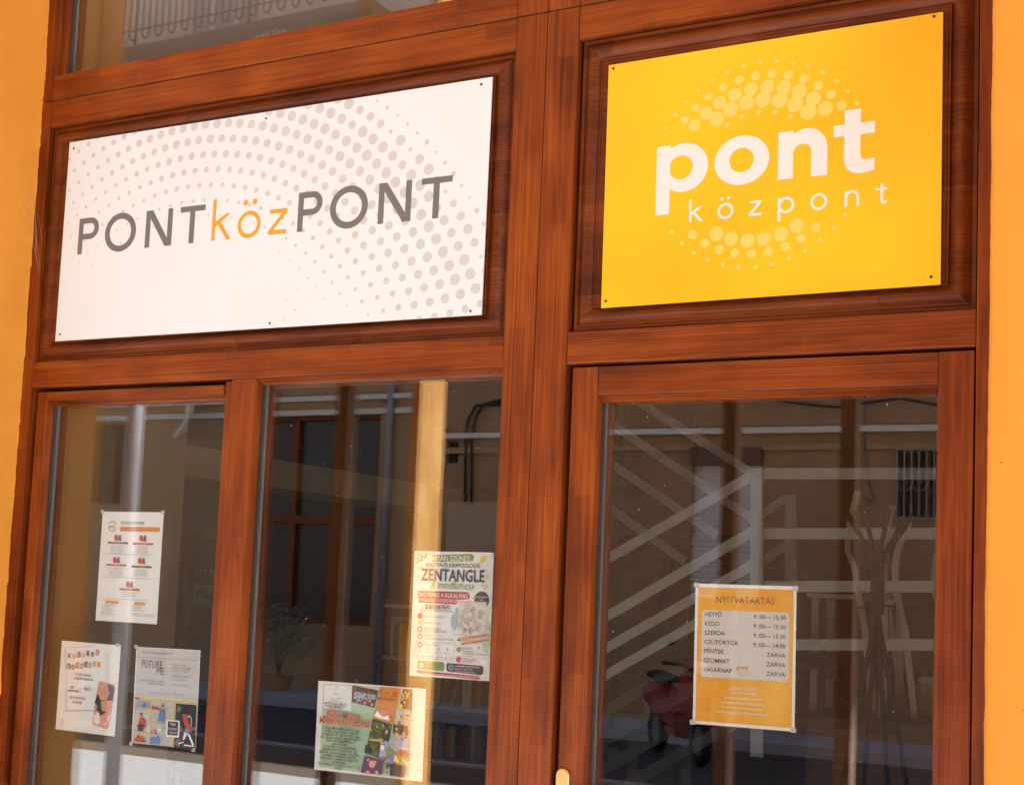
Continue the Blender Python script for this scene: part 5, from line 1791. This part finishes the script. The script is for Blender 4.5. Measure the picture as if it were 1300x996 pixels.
sc_obj('body', blob([(-.95, .62, .03, .04), (-.85, .62, .12, .12), (-.6, .60, .16, .19), (-.3, .55, .16, .2), (-.1, .42, .13, .12), (.0, .34, .10, .06)]), 'red_paint')
sc_obj('floorboard', blob([(-.1, .30, .12, .05), (.1, .27, .15, .04), (.3, .28, .14, .05), (.38, .33, .10, .05)]), 'red_paint')
sc_obj('seat', blob([(-.92, .80, .05, .02), (-.7, .82, .13, .05), (-.35, .80, .12, .05), (-.18, .78, .08, .02)]), 'black')
sc_obj('leg_shield', beam(bmesh.new(), (.34, 0, .28), (.48, 0, .86), .34, .05, up=(1, 0, 0)), 'red_paint')
sc_obj('front_mudguard', blob([(.42, .46, .03, .05), (.5, .50, .07, .05), (.66, .52, .07, .04), (.84, .42, .04, .03)]), 'red_paint')
hd = sc_obj('handlebar_cowl', blob([(.34, .96, .05, .05), (.44, .98, .14, .08), (.54, .97, .11, .07), (.60, .96, .05, .05)]), 'red_paint')
bm = bmesh.new()
bmesh.ops.create_uvsphere(bm, u_segments=16, v_segments=10, radius=.065, matrix=Matrix.Translation((.575, 0, .965)))
sc_obj('headlight', bm, 'shutter', hd)
sc_obj('handlebar', tube(bmesh.new(), [(.36, -.33, .99), (.42, -.15, .98), (.44, 0, .98), (.42, .15, .98), (.36, .33, .99)], .018, 8), 'black')
for sy in (-1, 1):
    sc_obj('mirror_stem', tube(bmesh.new(), [(.42, .16 * sy, 1.0), (.40, .24 * sy, 1.18)], .006, 6), 'alu')
    bm = bmesh.new()
    bmesh.ops.create_uvsphere(bm, u_segments=12, v_segments=8, radius=.05, matrix=Matrix.Translation((.40, .26 * sy, 1.20)) @ Matrix.Diagonal((.25, 1, .7, 1)))
    sc_obj('mirror', bm, 'black')

# shrub in a pot opposite ------------------------------------------------------
shx, shy, _ = mir(352, 880, 13.9)
shb = thing('potted_shrub', 'loose green shrub in a dark pot across the street, mirrored low in the middle pane', 'shrub', (shx, shy, .12))
obj('pot', lathe(bmesh.new(), shx, shy, [(.16, .12), (.20, .30), (.21, .31), (.21, .34), (.18, .34)]), M['opp_wall2'], shb)
bm = bmesh.new()
rb = random.Random(3)
for k in range(1100):
    a, e_ = rb.uniform(0, 2 * PI), rb.uniform(-.4, PI / 2)
    rr = rb.uniform(.15, 1) ** .5
    p = Vector((shx + .60 * rr * math.cos(a) * math.cos(e_), shy + .45 * rr * math.sin(a) * math.cos(e_), .80 + .55 * rr * math.sin(e_)))
    d1 = Vector((rb.gauss(0, 1), rb.gauss(0, 1), rb.gauss(0, 1))).normalized()
    d2 = d1.cross(Vector((rb.gauss(0, 1), rb.gauss(0, 1), rb.gauss(0, 1)))).normalized()
    l_ = rb.uniform(.02, .045)
    bm.faces.new([bm.verts.new(p - d1 * l_), bm.verts.new(p + d2 * l_ * .4), bm.verts.new(p + d1 * l_), bm.verts.new(p - d2 * l_ * .4)])
lv = obj('foliage', bm, M['leaf'], shb)
lv['kind'] = 'stuff'
bm = bmesh.new()
for k in range(9):
    a = k * 2 * PI / 9
    tube(bm, [(shx, shy, .33), (shx + .1 * math.cos(a), shy + .1 * math.sin(a), .75), (shx + .28 * math.cos(a), shy + .25 * math.sin(a), 1.1)], .008, 5, r2=.003)
obj('stems', bm, M['p_brown'], shb)

# ------------------------------------------------------------------ dust and cobweb on the ledges
bm = bmesh.new()
rb = random.Random(8)
for k in range(1700):
    u = rb.random()
    ed = rb.choice((0, 0, 1, 1, 1, 1, 1, 2)) if k % 60 else 2
    if ed == 0:
        x, z, y = V2 + (V3 - V2) * u, ZU - .0005, .002
        z += rb.uniform(-.001, .001)
    elif ed == 1:
        x, z, y = V2 + (V6 - V2) * u, Z1 + rb.gauss(0, .0008), .0005
    else:
        x, z, y = V2 + (V3 - V2) * u, ZU - rb.uniform(0, .07), .0008
    s_ = rb.uniform(.0004, .0011) * (1 if ed < 2 else .8)
    p = Vector((x, y - .0006, z))
    q = [bm.verts.new(p + Vector((rb.uniform(-1, 1) * s_, rb.uniform(-.4, .4) * s_, rb.uniform(-1, 1) * s_))) for _ in range(4)]
    for f in ((0, 1, 2), (0, 2, 3), (0, 3, 1), (1, 3, 2)):
        bm.faces.new([q[i] for i in f])
ds = tag(obj('dust', bm, M['dust']), 'pale dust specks lying along the ledge seams above the white sign', 'dust', kind='stuff')
bm = bmesh.new()
cxw, czw = at(338, 48, .02)
for k in range(60):
    a = rb.gauss(0, 1)
    x = cxw + a * .035
    z0 = ZU + .001
    hgt = abs(rb.gauss(0, .011)) + .003
    tube(bm, [(x, .012, z0), (x + rb.uniform(-.01, .01), .018, z0 + hgt * .5), (x + rb.uniform(-.02, .02), .02, z0 + hgt)], .00035, 3)
cw = tag(obj('cobweb_tuft', bm, M['dust']), 'tuft of dusty cobweb fluff on the ledge of the top window', 'cobweb', kind='stuff')

bm = bmesh.new()
for k in range(7):
    y0, z0 = -.005 - rb.uniform(0, .03), EYE + rb.uniform(.92, 1.08)
    tube(bm, [(V1 + .004, -.02 - rb.uniform(0, .06), z0 + rb.uniform(-.01, .09)), (V1 + .02, -.012, z0 + rb.uniform(-.02, .02)), (V2 - .012 + rb.uniform(-.01, .02), -.0015, z0 - rb.uniform(.02, .14))], .0002, 3)
tag(obj('cobweb_strand', bm, M['dust']), 'dusty cobweb strands between the left wall and the wooden jamb beside the white sign', 'cobweb', kind='stuff')
bm = bmesh.new()
for k in range(26):
    side = k % 2
    y, z, x = -rb.uniform(.01, .17), EYE + rb.uniform(-.3, 1.6), V1 + .0006
    r = rb.uniform(.0006, .0018)
    if side:
        x, y, z = XR + rb.uniform(.01, .2), -REV - .0012, EYE + rb.uniform(-.4, 1.3)
    q = [bm.verts.new((x + (0 if not side else r * math.cos(a)), y + (r * math.cos(a) if not side else 0), z + r * math.sin(a))) for a in (0, 1.2, 2.6, 3.9, 5.1)]
    bm.faces.new(q)
pm = obj('pits', bm, M['p_brown'])
pm.parent = wall
pm.location = Vector(pm.location) - Vector(wall.location)
pm['kind'] = 'stuff'

for o in bpy.data.objects:
    if '_base' in o:
        del o['_base']
